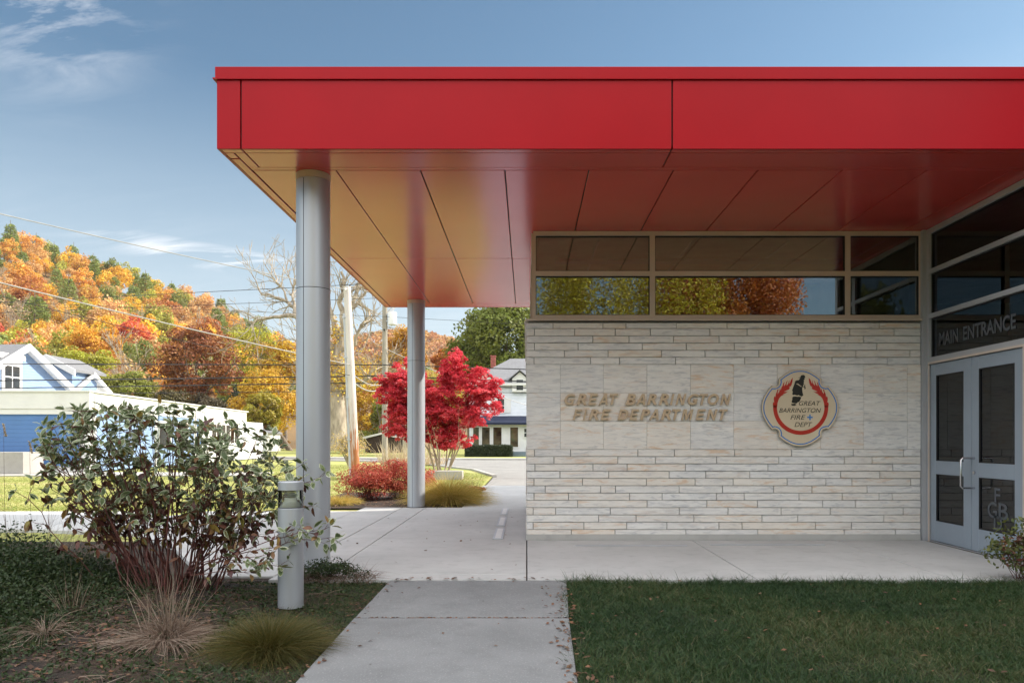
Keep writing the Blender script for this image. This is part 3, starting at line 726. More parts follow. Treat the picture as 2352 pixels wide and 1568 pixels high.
curb('far_kerb', [(60, 51), (0, 51), (-10, 52.5), (-30, 61.5), (-60, 75.2)][::-1], .2, .03)
curb('far_pavement', [(60, 51.9), (0, 51.9), (-10, 53.4), (-30, 62.4), (-60, 76)][::-1], 1.6, .02)
curb('near_kerb', [(-60, 70.2), (-22, 54.1), (-9, 45.7), (-5.3, 39.8), (-2.4, 33), (-1.25, 27)], .18, .02)
rp_ = MB()
for (x0, y0, x1, y1) in [(-34, 57.2, -14, 56.5)]: pass
# paving slabs under the canopy, cast with open joints
XJ = [-3.0, -2.3, -1.86, 0.0, 2.05, 3.8, 4.925]; pav = MB(); j = .006
for a, b in zip(XJ[:-1], XJ[1:]):
    if a >= 0: ysl = [6.72, 9.6]
    elif a == -1.86: ysl = [6.72, 7.0, 14.0]
    elif a == -2.3: ysl = [6.72, 7.0, 9.6, 11.7, 14.0]
    else: ysl = [6.9, 9.6, 11.7, 12.75, 14.0]
    jj = .0035 if a in (-1.86,) else j
    for c, d in zip(ysl[:-1], ysl[1:]): pav.box(a+jj, b-j, c+.004, d-.004, -.11, 0, 0, 0)
pav.prism([(-3.006, 7.0), (-3.006, 13.3), (-5.6, 13.3), (-6.6, 10.5), (-5.2, 10.1), (-4.1, 8.8)], -.11, -.002)
wx = -6.0
while wx > -45:
    pav.prism([(wx-.0, 10.55), (wx-.35, 13.25), (wx-2.6-.35, 13.3), (wx-2.61, 10.6)], -.11, -.003); wx -= 2.62
pav.box(-1.2, 5.5, 14.006, 17.4, -.11, -.002); pav.box(-1.2, 5.5, 17.41, 20.9, -.11, -.002)
struct(pav.build('paving', M['slab'], bevel=.004, segs=1))
struct(MB().box(-3, 4.925, 6.75, 14, -.112, -.02).build('joint_bed', M['soil']))
pp = MB(); pp.prism([(-1.215, 6.705), (-1.205, 5.31), (.295, 5.31), (.352, 6.705)], -.14, -.006); pp.prism([(-1.20, 5.262), (-1.15, 2.0), (.215, 2.0), (.292, 5.262)], -.14, .002)
struct(MB().box(-1.21, .3, 5.255, 5.32, -.13, -.022).build('path_joint_soil', M['soil']))
struct(pp.build('front_path', M['path'], bevel=.008))
# flush ground plates (path lights)
for i, (x0, x1, y0, y1, lab) in enumerate([(-.43, -.30, 9.47, 10.62, 'pale metal ground plate set in the paving, nearest of the row beside the wall corner'),
        (-.44, -.315, 10.95, 12.15, 'pale metal ground plate in the paving, middle one of the row of three'), (-.445, -.325, 12.6, 13.75, 'pale metal ground plate in the paving, farthest of the row of three'),
        (.57, 1.88, 8.86, 8.94, 'long thin metal grating slot in the paving below the wall lettering'), (2.17, 3.52, 8.93, 9.01, 'long thin metal grating slot in the paving below the emblem')]):
    t = empty('ground_plate', ((x0+x1)/2, (y0+y1)/2, 0), lab, 'ground plate', 'metal plates set flush in the paving')
    MB().box(x0, x1, y0, y1, .0005, .008).build('rim', M['galv'], t, bevel=.002, segs=1)
    mx = (x1-x0)*.2 if i < 3 else .01; my = .06 if i < 3 else .02
    MB().box(x0+mx, x1-mx, y0+my, y1-my, .0085, .0105).build('lens', M['white'] if i < 3 else M['alu'], t)
# mounded bed on the left, turf on the right
rg = np.random.default_rng(11)
def hgt(x, y):
    """ground height of the planted bed"""
    k = np.clip((-1.28-x)/.5, 0, 1)*np.clip((6.62-y)/.35, 0, 1)
    m = .05*np.exp(-((x+2.7)**2/.9+(y-5.7)**2/1.2))+.22*np.exp(-((x+4.6)**2/1.6+(y-6.3)**2/1.8))*1.
    return -.03+k*(m+.03)+.012*np.sin(x*7.3+y*3.1)*k+.008*np.sin(x*17+1)*np.cos(y*13)*k
def patch(name, x0, x1, y0, y1, nx, ny, fn, mat, mask=None):
    xs = np.linspace(x0, x1, nx); ys = np.linspace(y0, y1, ny); X, Yg = np.meshgrid(xs, ys)
    V = np.stack([X, Yg, fn(X, Yg)], -1).reshape(-1, 3)
    i = np.arange(nx-1)[None]+np.arange(ny-1)[:, None]*nx
    Q = np.stack([i, i+1, i+1+nx, i+nx], -1).reshape(-1, 4)
    return struct(npobj(name, V, Q, mat, smooth=True))
patch('planting_bed', -16, -1.19, 1.5, 6.74, 180, 70, lambda x, y: hgt(x, y), M['soil'])
patch('far_bed_edge', -16, -3.0, 6.74, 9.6, 60, 20, lambda x, y: -.045+0*x, M['soil'])
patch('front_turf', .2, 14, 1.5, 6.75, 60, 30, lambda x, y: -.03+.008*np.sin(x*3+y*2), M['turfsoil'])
patch('rear_bed', -4.4, -1.22, 14.02, 18.4, 60, 50, lambda x, y: -.02+.04*np.exp(-((x+2.8)**2/1.5+(y-16)**2/2)), M['soil'])
def seen(x, y, m=1.15):
    return (np.abs(x-.0-(-(CX-1176)/F)*y) < (1176/F)*m*y+.3)
# turf blades
n = 210000; x = rg.uniform(.22, 6.2, n); y = 3.0+3.72*rg.uniform(0, 1, n)**.9
ok = (x < 4.9*y/6.7+.9) & (x > .29+.04*(y-5.2)+.045*np.sin(y*9)*np.sin(y*23+1)+rg.normal(0, .035, n)) & (y < 6.68+.05*np.sin(x*7)*np.sin(x*17+2)+rg.normal(0, .03, n)); x = x[ok]; y = y[ok]; n = len(x)
B = np.stack([x, y, np.full(n, -.03)], 1)
patchn = np.sin(x*2.1+.7*np.sin(y*3))*np.cos(y*1.7+x)*.5+.5
D = unit(np.stack([rg.normal(0, .45, n), rg.normal(0, .45, n), np.ones(n)], 1))
pn2 = np.sin(x*5.3+1.9*np.sin(y*6.1+x))*np.sin(y*7.7+1.3*np.cos(x*4.3))*.5+.5
tuf = (np.sin(x*13+3*np.sin(y*9))*np.sin(y*15+2*np.cos(x*11)) > .55)
thin = rg.uniform(0, 1, n) > .6*(pn2 < .3)
dead = np.clip((np.sin(x*1.1+2.2)*np.sin(y*1.9+.6*x)-.55)*2.2, 0, 1)
vv = np.clip(rg.beta(1.5, 3.2, n)+.36*(patchn-.5)+.45*dead*rg.uniform(0, 1, n)+.22*(pn2-.5)*-1+(rg.uniform(0, 1, n) < .03)*.5, 0, 1)
L = rg.uniform(.03, .08, n)*(1+.35*patchn+.45*tuf)*np.where(thin, 1, .45)*(1+.5*(y > 6.55))
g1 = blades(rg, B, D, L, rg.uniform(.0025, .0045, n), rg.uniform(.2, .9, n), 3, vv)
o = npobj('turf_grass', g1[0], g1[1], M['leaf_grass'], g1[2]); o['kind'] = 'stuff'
# rough grass strip between bed and path
n = 42000; x = rg.uniform(-2.6, -1.17, n); y = rg.uniform(3.3, 6.72, n)
dens = np.clip((x+2.35)/.9, 0, 1); ok = rg.uniform(0, 1, n) < dens*.75+.05; x, y = x[ok], y[ok]; n = len(x)
B = np.stack([x, y, hgt(x, y)], 1); D = unit(np.stack([rg.normal(0, .6, n), rg.normal(0, .6, n), np.ones(n)], 1))
g1 = blades(rg, B, D, rg.uniform(.02, .06, n), rg.uniform(.002, .004, n), rg.uniform(.3, 1, n), 3, np.clip(rg.beta(1.5, 2.2, n), 0, 1))
o = npobj('bed_edge_grass', g1[0], g1[1], M['leaf_grass'], g1[2]); o['kind'] = 'stuff'
n = 260; x = rg.uniform(-1.2, .3, n); y = rg.uniform(5.26, 5.31, n); B = np.stack([x, y, np.full(n, -.02)], 1); D = unit(np.stack([rg.normal(0, .6, n), rg.normal(-.2, .4, n), np.ones(n)], 1))
g1 = blades(rg, B, D, rg.uniform(.015, .04, n), .003, rg.uniform(.3, 1, n), 3, rg.uniform(.3, 1, n)); o = npobj('joint_grass', g1[0], g1[1], M['leaf_grass'], g1[2]); o['kind'] = 'stuff'
# lit lawn: short blades, nearer part
n = 120000; x = rg.uniform(-22, -1.3, n); y = 13.4+26*rg.uniform(0, 1, n)**1.5
ok = ((x < -4.4) | (y > 18.4)) & (x > -(1210/F)*y*1.08-1) & ((x < -1.3)) & (x < -1.3-np.clip(y-27, 0, 99)*.32); x, y = x[ok], y[ok]; n = len(x)
B = np.stack([x, y, np.full(n, -.05)], 1); D = unit(np.stack([rg.normal(0, .5, n), rg.normal(0, .5, n), np.ones(n)], 1))
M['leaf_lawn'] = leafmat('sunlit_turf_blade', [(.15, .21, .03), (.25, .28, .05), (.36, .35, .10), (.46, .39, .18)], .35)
g1 = blades(rg, B, D, rg.uniform(.04, .08, n), .012, rg.uniform(.2, .9, n), 1, rg.uniform(0, 1, n))
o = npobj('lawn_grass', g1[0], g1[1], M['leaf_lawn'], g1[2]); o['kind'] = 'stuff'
# weeds / ground cover on the left
def weeds(n, fx, fy, lo, hi, name, mat, hfun, dens=None, size=.012):
    x = rg.uniform(*fx, n); y = rg.uniform(*fy, n)
    if dens is not None: ok = rg.uniform(0, 1, n) < dens(x, y); x, y = x[ok], y[ok]
    n = len(x); z = hgt(x, y)+rg.uniform(0, 1, n)**1.1*hfun(x, y)*(.72+.28*np.sin(x*7+2*np.sin(y*5))*np.sin(y*6+x*3))*rg.uniform(lo, hi, n)
    C = np.stack([x, y, z], 1); l = leaves(rg, C, size, rg.beta(1.6, 2.4, n), up=.6)
    return l
dl_ = lambda x, y: np.clip((-2.75-x)/.9, 0, 1)*.9+.10*(np.sin(x*6+y*3)*np.sin(y*8-x) > -.1)+.02
hw = lambda x, y: .05+.52*np.clip((-3.0-x)/1.1, 0, 1)*np.clip((y-4.2)/1.6, 0.12, 1)
w1 = weeds(240000, (-7.2, -1.4), (3.0, 6.75), .25, 1.05, 'weeds', None, hw, dl_, .014)
n = 16000; x = rg.uniform(-8, -2.4, n); y = rg.uniform(3.2, 6.75, n); ok = rg.uniform(0, 1, n) < dl_(x, y)+.06; x, y = x[ok], y[ok]; n = len(x)
B = np.stack([x, y, hgt(x, y)], 1); D = unit(np.stack([rg.normal(0, .5, n), rg.normal(0, .5, n), np.ones(n)], 1))
w2 = blades(rg, B, D, rg.uniform(.08, .2, n)+hw(x, y)*rg.uniform(.3, 1.1, n), .003, rg.uniform(.3, 1.1, n), 4, rg.beta(2, 2, n))
A = cat([w1, w2]); o = npobj('ground_cover', A[0], A[1], M['leaf_weed'], A[2]); o['kind'] = 'stuff'
n = 5200; x = rg.uniform(-6.5, -1.5, n); y = rg.uniform(3.3, 6.6, n); ok = rg.uniform(0, 1, n) < .22+.75*np.exp(-((x+2.7)**2/.9+(y-4.8)**2/.5)); x, y = x[ok], y[ok]; n = len(x)
a = rg.uniform(0, 6.28, n); B = np.stack([x, y, hgt(x, y)+rg.uniform(.004, .03, n)], 1); D = unit(np.stack([np.cos(a), np.sin(a), rg.uniform(-.08, .35, n)], 1))
g1 = blades(rg, B, D, rg.uniform(.04, .16, n), rg.uniform(.0025, .006, n), rg.uniform(0, .5, n), 3, rg.beta(1.6, 2.4, n)); o = npobj('straw_mulch', g1[0], g1[1], M['straw'], g1[2]); o['kind'] = 'stuff'
# fallen leaves: litter in the bed and scattered on the concrete
def litter(n, fx, fy, zf, size, cond=None):
    x = rg.uniform(*fx, n); y = rg.uniform(*fy, n)
    if cond is not None: ok = cond(x, y); x, y = x[ok], y[ok]
    n = len(x); C = np.stack([x, y, zf(x, y)+.006], 1); a = rg.uniform(0, 6.28, n)
    t = np.stack([np.cos(a), np.sin(a), rg.uniform(-.25, .25, n)], 1); b = np.stack([-np.sin(a), np.cos(a), rg.uniform(-.3, .4, n)], 1)
    s = (size*rg.uniform(.5, 1.3, n))[:, None]
    V = np.stack([C+t*s, C+b*s*.45+[0, 0, .004], C-t*s, C-b*s*.45], 1).reshape(-1, 3)
    return V, np.arange(n*4).reshape(n, 4), rg.uniform(0, 1, n), np.zeros(n, int)
z0 = lambda x, y: 0*x+.003
parts = [litter(9000, (-6, -1.22), (3.2, 6.7), hgt, .017, lambda x, y: rg.uniform(0, 1, len(x)) < .35+.6*np.exp(-((x+2.6)**2/.6+(y-4.7)**2/.5))),
         litter(16, (-1.1, .2), (3.9, 6.6), z0, .016), litter(380, (.02, .36), (3.6, 6.4), z0, .02, lambda x, y: rg.uniform(0, 1, len(x)) < np.clip((x-.05)/.25, 0, 1)**2),
         litter(45, (-2.2, 0), (6.8, 13.8), z0, .022), litter(60, (-1.3, -1.12), (3.6, 6.6), z0, .018), litter(40, (-1.2, 0.2), (6.66, 6.8), z0, .025), litter(260, (-1.2, .3), (5.258, 5.315), lambda x, y: 0*x-.012, .014),
         litter(160, (.3, 4.5), (3.3, 6.7), lambda x, y: 0*x+.012, .02), litter(900, (-4.3, -1.2), (14, 18), lambda x, y: 0*x+.02, .03)]
parts.append(litter(900, (-3.4, -1.25), (3.4, 6.0), hgt, .03, lambda x, y: rg.uniform(0, 1, len(x)) < .15+.8*np.exp(-((x+2.5)**2/.3+(y-4.6)**2/.2))))
A = cat(parts); o = npobj('fallen_leaves', A[0], A[1], M['litter'], A[2]); o['kind'] = 'stuff'
# ================================================================= NEAR PLANTS AND BOLLARD
rs = np.random.default_rng(21)
# --- bollard light
bx, by = PX(668, 5.56), 5.56
bl = empty('bollard_light', (bx, by, 0), 'short grey cylindrical bollard lamp with a clear lens beside the variegated shrub', 'bollard light')
br = .0915
MB().lathe((bx, by, -.03), [(.0, -.2), (.125, -.2), (.125, .012), (.115, .02), (0, .02)], 40).build('concrete_footing', M['path'], bl, smooth=True)
MB().lathe((bx, by, 0), [(br, .015), (br, .738), (br-.004, .742), (0, .742)], 56).build('post', M['column'], bl, smooth=True)
MB().lathe((bx, by, 0), [(br-.003, .742), (br-.003, .746)], 48).build('gasket_ring', M['gasket'], bl, smooth=True)
MB().lathe((bx, by, 0), [(br-.001, .747), (br-.001, .872)], 56).build('lens', M['lampglass'], bl, smooth=True)
rf = MB().lathe((bx, by, 0), [(.082, .747), (.066, .765), (.052, .785), (.045, .787), (.045, .815), (.0, .815)], 40).build('reflector', M['white'], bl, smooth=True)
lou = MB()
for k in range(4): lou.lathe((bx, by, .822+k*.012), [(.03, 0), (.05, .004), (.05, .006), (.03, .003)], 32)
lou.build('louvre', M['galv'], rf, smooth=True)
MB().lathe((bx, by, 0), [(.0, .872), (br, .872), (br, .928), (br-.006, .934), (0, .936)], 56).build('cap', M['column'], bl, smooth=True)
# --- variegated dogwood
def dogleaf(C, d, n, L, W, kind, fold, lens=None):
    """one pointed leaf with a pale margin; returns verts, quads, matidx"""
    d = d/np.linalg.norm(d); n = n-d*n.dot(d); n /= np.linalg.norm(n); s = np.cross(d, n)
    def pt(t, w, lift=0.): return C+d*L*t+s*W*w+n*(fold*abs(w)*W-.35*L*t*t*bend+lift)
    bend = lens if lens is not None else .5
    o = [(0, 0), (.28, .42), (.6, .46), (.84, .24), (1, 0), (.84, -.24), (.6, -.46), (.28, -.42)]
    ii = [(.08, 0), (.30, .31), (.59, .34), (.79, .15), (.89, 0), (.79, -.15), (.59, -.34), (.30, -.31)]
    V = [pt(*p) for p in o]+[pt(*p) for p in ii]
    Q = []; m = []
    for i in range(8): j = (i+1) % 8; Q.append((i, j, 8+j, 8+i)); m.append(1)
    Q += [(8, 9, 15, 15), (9, 10, 14, 15), (10, 11, 13, 14), (11, 12, 13, 13)]; m += [0]*4
    return V, Q, m
sc = np.array([PX(400, 5.95), 5.95, 0.05])
stems = []; lf = []     # leaf list
shr = empty('variegated_dogwood', (sc[0], sc[1], 0), 'large cream and green variegated dogwood shrub with dark red stems behind the bollard', 'shrub')
def twig(p, q, r0, r1, n=6, wob=.02, sag=0.):
    p = np.array(p); q = np.array(q); pts = []
    for i in range(n+1):
        t = i/n; w = rs.normal(0, wob, 3)*(0 if i in (0, n) else 1)
        pts.append(p+(q-p)*t+w+np.array([0, 0, math.sin(t*math.pi)*sag]))
    stems.append((pts, list(np.linspace(r0, r1, n+1)))); return pts
def whorl(p, d, n, L, low):
    d = d/np.linalg.norm(d)
    for k in range(n):
        a = rs.uniform(0, 6.28); u = np.cross(d, [.3, .5, .8]); u /= np.linalg.norm(u); w = np.cross(d, u)
        rad = u*math.cos(a)+w*math.sin(a)
        if low: dd = rad*.8+np.array([0, 0, -.75])*rs.uniform(.3, 1.3)+rs.normal(0, .2, 3)
        else: dd = rad*rs.uniform(.5, 1.1)+d*rs.uniform(.1, .9)+rs.normal(0, .15, 3)+np.array([0, 0, -.25])
        nn = np.array([0, 0, 1.])+rs.normal(0, .45, 3)
        lf.append((p+rad*.006, dd, nn, 1.35*L*rs.uniform(.7, 1.2), low))
def hfrac(p): return p[2]
tips_ = []
# stems fan from a low base to an irregular domed top
top_prof = [(75, 1030), (120, 985), (190, 975), (260, 950), (330, 965), (400, 935), (450, 945), (500, 985), (560, 985), (610, 1010), (650, 1090)]
def top_y(px):
    for (a, b), (c, d) in zip(top_prof[:-1], top_prof[1:]):
        if a <= px <= c: return b+(d-b)*(px-a)/(c-a)
    return 1050
for k in range(78):
    px = 75+(650-75)*((k+rs.uniform(0, 1))/78); Yt = sc[1]+rs.uniform(-.55, .6)
    hz = PZ(top_y(px), sc[1]); f = rs.uniform(.62, 1.0) if k % 3 else rs.uniform(.92, 1.03)
    xt = PX(px, sc[1])
    base = sc+np.array([(xt-sc[0])*.28+rs.normal(0, .07), rs.normal(0, .13), -.08])
    q = np.array([xt, Yt, max(.35, hz*f)])
    pts = twig(base, q, rs.uniform(.0045, .0078), .0022, 8, .018, .03)
    tips_.append((pts[-1], pts[-1]-pts[-2]))
    for j in range(int(rs.integers(4, 7))):
        i = int(rs.integers(3, 9)); p0 = pts[i]; dd = rs.normal(0, 1, 3); dd[2] = abs(dd[2])*.7+.45; dd[0] += np.sign(xt-sc[0])*.4
        dd /= np.linalg.norm(dd); p1 = p0+dd*rs.uniform(.10, .26)
        if p1[2] > hz+.02: p1[2] = hz+.02
        tp = twig(p0, p1, .003, .0014, 3, .006); tips_.append((tp[-1], tp[-1]-tp[-2]))
        for q_ in tp[1:-1]:
            if rs.uniform() < .3: whorl(q_, dd, 2, .05, q_[2] < .95)
    for i in range(3, 8):
        if rs.uniform() < .4: whorl(pts[i], pts[i]-pts[i-1], 2, .055, pts[i][2] < .95)
for p, d in tips_: whorl(p, d, int(rs.integers(7, 11)), .058, p[2] < .7 and rs.uniform() < .5)
# low arching branches reaching across the bollard and column
for (px, py, Y, py0) in [(745, 1215, 5.25, 1250), (752, 1235, 5.3, 1260), (700, 1165, 5.95, 1200), (735, 1095, 6.1, 1160), (690, 1110, 6.2, 1180), (640, 1300, 5.35, 1290), (620, 1270, 5.3, 1290), (660, 1190, 5.7, 1230), (590, 1310, 5.3, 1320), (660, 1120, 5.9, 1180), (610, 1060, 6.0, 1130), (630, 1235, 5.6, 1240)]:
    q = np.array(P(px, py, Y)); b = sc+np.array([.15, -.1, .12]); mid = np.array(P(px-150, py0, Y+.25))
    a = twig(b, mid, .006, .0035, 4, .012, .03); c = twig(a[-1], q, .0035, .0016, 5, .01, .015)
    for i in range(1, 6):
        for rr in range(2):
            dd = (c[i]-c[i-1]); dd = dd/np.linalg.norm(dd)+rs.normal(0, .45, 3); dd[2] += .15; dd /= np.linalg.norm(dd)
            t = twig(c[i], c[i]+dd*rs.uniform(.03, .1), .002, .001, 2, .003)
            whorl(t[-1], dd, int(rs.integers(3, 6)), .052, False)
        if rs.uniform() < .5: whorl(c[i], np.array([0, 0, -1.]), 1, .06, True)
# left side branches
for (px, py, Y) in [(85, 1020, 5.9), (100, 1045, 5.8), (110, 1110, 5.8), (130, 1140, 5.7), (150, 1200, 5.8), (100, 1080, 6.0), (180, 1240, 5.7)]:
    q = np.array(P(px, py, Y)); a = twig(sc+np.array([-.2, 0, .1]), q, .007, .002, 7, .015, .04)
    for i in range(3, 8): whorl(a[i], a[i]-a[i-1], 3, .058, py > 1060)
V = []; Q = []; mi = []; vv = []; k = 0
rim = []
for (p, d, n, L, low) in lf:
    h = p[2]; x = p[0]
    r = rs.uniform()
    pm = np.clip((1.05-h)/.55, 0, 1)*.8+.12
    if x > sc[0]+.75: pm *= .3
    if low and r < pm: typ = 'm' if rs.uniform() < .72 else 'y'
    elif r < pm*.75: typ = 'm'
    elif r < pm*.75+.05: typ = 'y'
    else: typ = 'g'
    a = dogleaf(p, d, n, L, L*rs.uniform(.38, .54), typ, rs.uniform(.1, .5), rs.uniform(-.2, 1.))
    V += a[0]; t = rs.uniform()
    for q_, m_ in zip(a[1], a[2]):
        Q.append([k+i for i in q_]); 
        mi.append({'g': m_, 'm': 2, 'y': 3}[typ]); vv.append(t)
    k += 16
# triangles were written as degenerate quads: drop the repeated corner
mb = MB(); mb.v = [tuple(x) for x in V]
mb.f = [list(dict.fromkeys(f)) for f in Q]; mb.m = mi; mb.a = vv
mb.build('foliage', [M['dw_green'], M['dw_cream'], M['dw_maroon'], M['dw_yellow']], shr, fix=False)
mb = MB()
for pts, rad in stems: mb.tube(pts, rad, 5, cap=False)
mb.build('stems', M['dw_stem'], shr, smooth=True, fix=False)
print('dogwood leaves', len(lf))
# --- grass tufts
def tuft(name, c, Rr, n, L, W, mat, label, cat, spread=1.0, droop=(.4, 1.1), group=None, seg=5, lift=0, z=0., flat=1., smooth=False):
    a = rs.uniform(0, 6.28, n); r = Rr*np.sqrt(rs.uniform(0, 1, n))
    B = np.stack([c[0]+r*np.cos(a)*.55, c[1]+r*np.sin(a)*.55, np.full(n, z)], 1)
    D = unit(np.stack([np.cos(a)*r/Rr*spread, np.sin(a)*r/Rr*spread, np.full(n, 1.)], 1)+rs.normal(0, .24, (n, 3))*min(1, spread))
    g = blades(rs, B, D, L*rs.uniform(.35, 1.12, n)*(1-.12*r/Rr), W, rs.uniform(*droop, n)*(.5+.8*r/Rr), seg, rs.beta(2, 2, n))
    o = npobj(name, g[0], g[1], mat, g[2], origin=(c[0], c[1], z)); return tag(o, label, cat, group)
tuft('ornamental_grass', (PX(618, 4.45), 4.45), .26, 8500, .36, .0026, M['olive_grass'], 'low rounded olive green sedge tuft in front of the bollard', 'grass tuft', 1.0, (.4, .9), z=-.02)
tuft('ornamental_grass', (PX(1030, 14.9), 14.9), .42, 9000, .86, .0055, M['gold_grass'], 'golden ornamental grass mound at the paving corner right of the far column', 'grass tuft', 1.15, (.4, .95), z=0)
tuft('dried_grass_clump', (PX(385, 4.72), 4.72), .26, 1900, .34, .0035, M['straw'], 'collapsed dry straw clump with upright stalks below the dogwood', 'dried plant', 1.5, (.7, 2.6), z=0)
rs2 = np.random.default_rng(4)
# upright cut stalks of the same clump join it as one mesh: built as part
dc = bpy.data.objects['dried_grass_clump']
n = 90; a = rs.uniform(0, 6.28, n); r = rs.uniform(0, .16, n)
B = np.stack([PX(385, 4.75)+r*np.cos(a), 4.75+r*np.sin(a)*.6, np.full(n, 0.)], 1); D = unit(np.stack([rs.normal(-.02, .32, n), rs.normal(0, .2, n), np.ones(n)], 1))
g = blades(rs, B, D, rs.uniform(.25, .56, n), .0055, rs.uniform(0, .1, n), 3, rs.uniform(.3, 1, n)); npobj('stalks', g[0], g[1], M['straw'], g[2], parent=dc)
n = 700; a = rs.uniform(0, 6.28, n); r = rs.uniform(.05, .3, n); B = np.stack([PX(375, 4.6)+r*np.cos(a), 4.6+r*np.sin(a)*.6, np.full(n, .03)], 1)
D = unit(np.stack([np.cos(a), np.sin(a)*.8, rs.uniform(.05, .5, n)], 1)); g = blades(rs, B, D, rs.uniform(.1, .28, n), .0035, rs.uniform(.3, 1.2, n), 4, rs.uniform(.2, 1, n)); npobj('fallen_straw', g[0], g[1], M['straw'], g[2], parent=dc)
for c, n, L, z, lab in (((PX(105, 4.7), 4.7), 130, .3, .04, 'small heap of dry brown straw at the left edge of the bed'), ((PX(165, 5.2), 5.2), 45, .42, .05, 'thin dry upright stalks among the weeds left of the dogwood')):
    tuft('dried_grass_clump', c, .13, n, L, .004, M['straw'], lab, 'dried plant', 1.3 if n > 100 else .5, (.8, 1.8) if n > 100 else (0, .3), z=z)
# low weeds at the foot of the near column
def bushy(name, c, rad, nl, size, mat, label, cat, nst=14, stem='dw_stem', group=None, K=26, z0=0., stemr=.004, lump=.36, hollow=.3, v=(2, 2), open_=0.):
    t = empty(name, (c[0], c[1], z0), label, cat, group)
    pts, out, tone = crown_pts(rs, (c[0], c[1], c[2]), rad, K, nl, lump, hollow)
    val = np.clip(tone*.5+rs.beta(*v, nl)*.5, 0, 1)
    l = leaves(rs, pts, size, val, out); npobj('foliage', l[0], l[1], M[mat], l[2], parent=t)
    m = MB()
    for k in range(nst):
        e = pts[int(rs.integers(0, nl))]; b = np.array([c[0]+rs.normal(0, rad[0]*.15), c[1]+rs.normal(0, rad[1]*.15), z0-.02])
        md = (b+e)/2+rs.normal(0, rad[0]*.08, 3); m.tube([b, md, e], [stemr, stemr*.8, stemr*.3], 5, cap=False)
    m.build('stems', M[stem], t, smooth=True, fix=False); return t
bushy('weed_patch', (PX(745, 6.75), 6.78, .08), (.42, .2, .13), 3200, .011, 'leaf_weed', 'scruffy dark weeds around the base of the near column', 'weeds', 50, 'dw_stem', K=30, stemr=.0018)
n = 380; B = np.stack([rs.uniform(PX(690, 6.7), PX(860, 6.7), n), rs.uniform(6.55, 6.95, n), np.full(n, -.01)], 1); D = unit(np.stack([rs.normal(0, .6, n), rs.normal(-.2, .4, n), np.ones(n)], 1))
g = blades(rs, B, D, rs.uniform(.08, .3, n), .004, rs.uniform(.2, 1.2, n), 4, rs.uniform(.0, .8, n)); tag(npobj('dried_grass_clump', g[0], g[1], M['straw'], g[2], origin=(PX(760, 6.7), 6.7, 0)), 'tangled dry stalks leaning at the near column foot', 'dried plant')
bushy('small_shrub', (4.40, 6.72, .2), (.36, .22, .22), 380, .02, 'dw_maroon', 'small sparse leafy shrub at the lower right beside the doors', 'shrub', 26, K=16, stemr=.003)
s2 = bpy.data.objects['small_shrub']
pts, out, tone = crown_pts(rs, (4.42, 6.7, .27), (.38, .22, .3), 20, 900, .4, .3); l = leaves(rs, pts, .021, rs.uniform(.1, 1, 900), out)
M['leaf_olive'] = leafmat('olive_shrub_leaf', [(.05, .07, .02), (.12, .15, .04), (.2, .2, .06)], .3)
npobj('green_foliage', l[0], l[1], M['leaf_olive'], l[2], parent=s2)
# tall thin seed grasses at the left edge, in front of the sunlit lawn
tuft('tall_grass', (PX(60, 7.0), 7.0), .9, 170, 1.02, .0035, M['straw'], 'tall wispy brown grass stems at the far left edge', 'grass', .45, (.0, .4), z=-.03)
tuft('tall_grass', (PX(160, 7.2), 7.2), .4, 60, .62, .0035, M['straw'], 'shorter wispy dry stems between the left edge and the dogwood', 'grass', .45, (.0, .4), z=-.03)
for (px, py, Y, lab) in [(8, 975, 6.6, 'drooping pale seed head at the extreme left edge'), (68, 1015, 6.8, 'pale seed head standing before the blue garage panel')]:
    p = np.array(P(px, py, Y)); t = empty('grass_seed_head', (p[0], p[1], 0), lab, 'seed head')
    MB().tube([(p[0]+.04, p[1], 0), (p[0]+.01, p[1], p[2]*.5), tuple(p)], [.002, .0016, .001], 5).build('stem', M['straw'], t)
    C = p+np.stack([rs.normal(0, .004, 160), rs.normal(0, .004, 160), rs.uniform(-.1, .01, 160)], 1); C[:, 0] += (p[2]-C[:, 2])*.2
    l = leaves(rs, C, .007, rs.uniform(0, 1, 160)); npobj('plume', l[0], l[1], M['seed_straw'], l[2], parent=t)
# --- red bushes in the rear bed
bushy('red_bush', (PX(845, 15.6), 15.6, .40), (.72, .6, .42), 8500, .018, 'leaf_bush', 'coral red bush left of the far column, further from it', 'shrub', 80, group=None, K=60, stemr=.004, hollow=.2)
bushy('red_bush', (PX(920, 16.0), 16.0, .45), (.75, .6, .46), 9000, .018, 'leaf_bush', 'bright red bush directly behind the far column', 'shrub', 80, K=60, stemr=.004, hollow=.2)
bushy('red_bush', (PX(985, 16.6), 16.6, .3), (.3, .4, .3), 3000, .018, 'leaf_bush', 'low red bush peeping out between the far column and golden grass', 'shrub', 30, K=30, stemr=.004, hollow=.2)
tuft('ornamental_grass', (PX(775, 14.8), 14.8), .45, 2600, .36, .006, M['gold_grass'], 'rusty low grass left of the coral bush, beside the near column', 'grass tuft', 1.2, (.5, 1.1))
bushy('rusty_plant', (PX(1093, 18.0), 18.0, .1), (.28, .3, .14), 1500, .02, 'leaf_bush', 'low rusty trailing plant at the tip of the rear bed', 'plant', 10, K=14)
tuft('tall_grass', (PX(1085, 17.2), 17.2), .3, 60, .65, .004, M['straw'], 'few airy dry stems at the right tip of the rear bed', 'grass', .6, (0, .4))
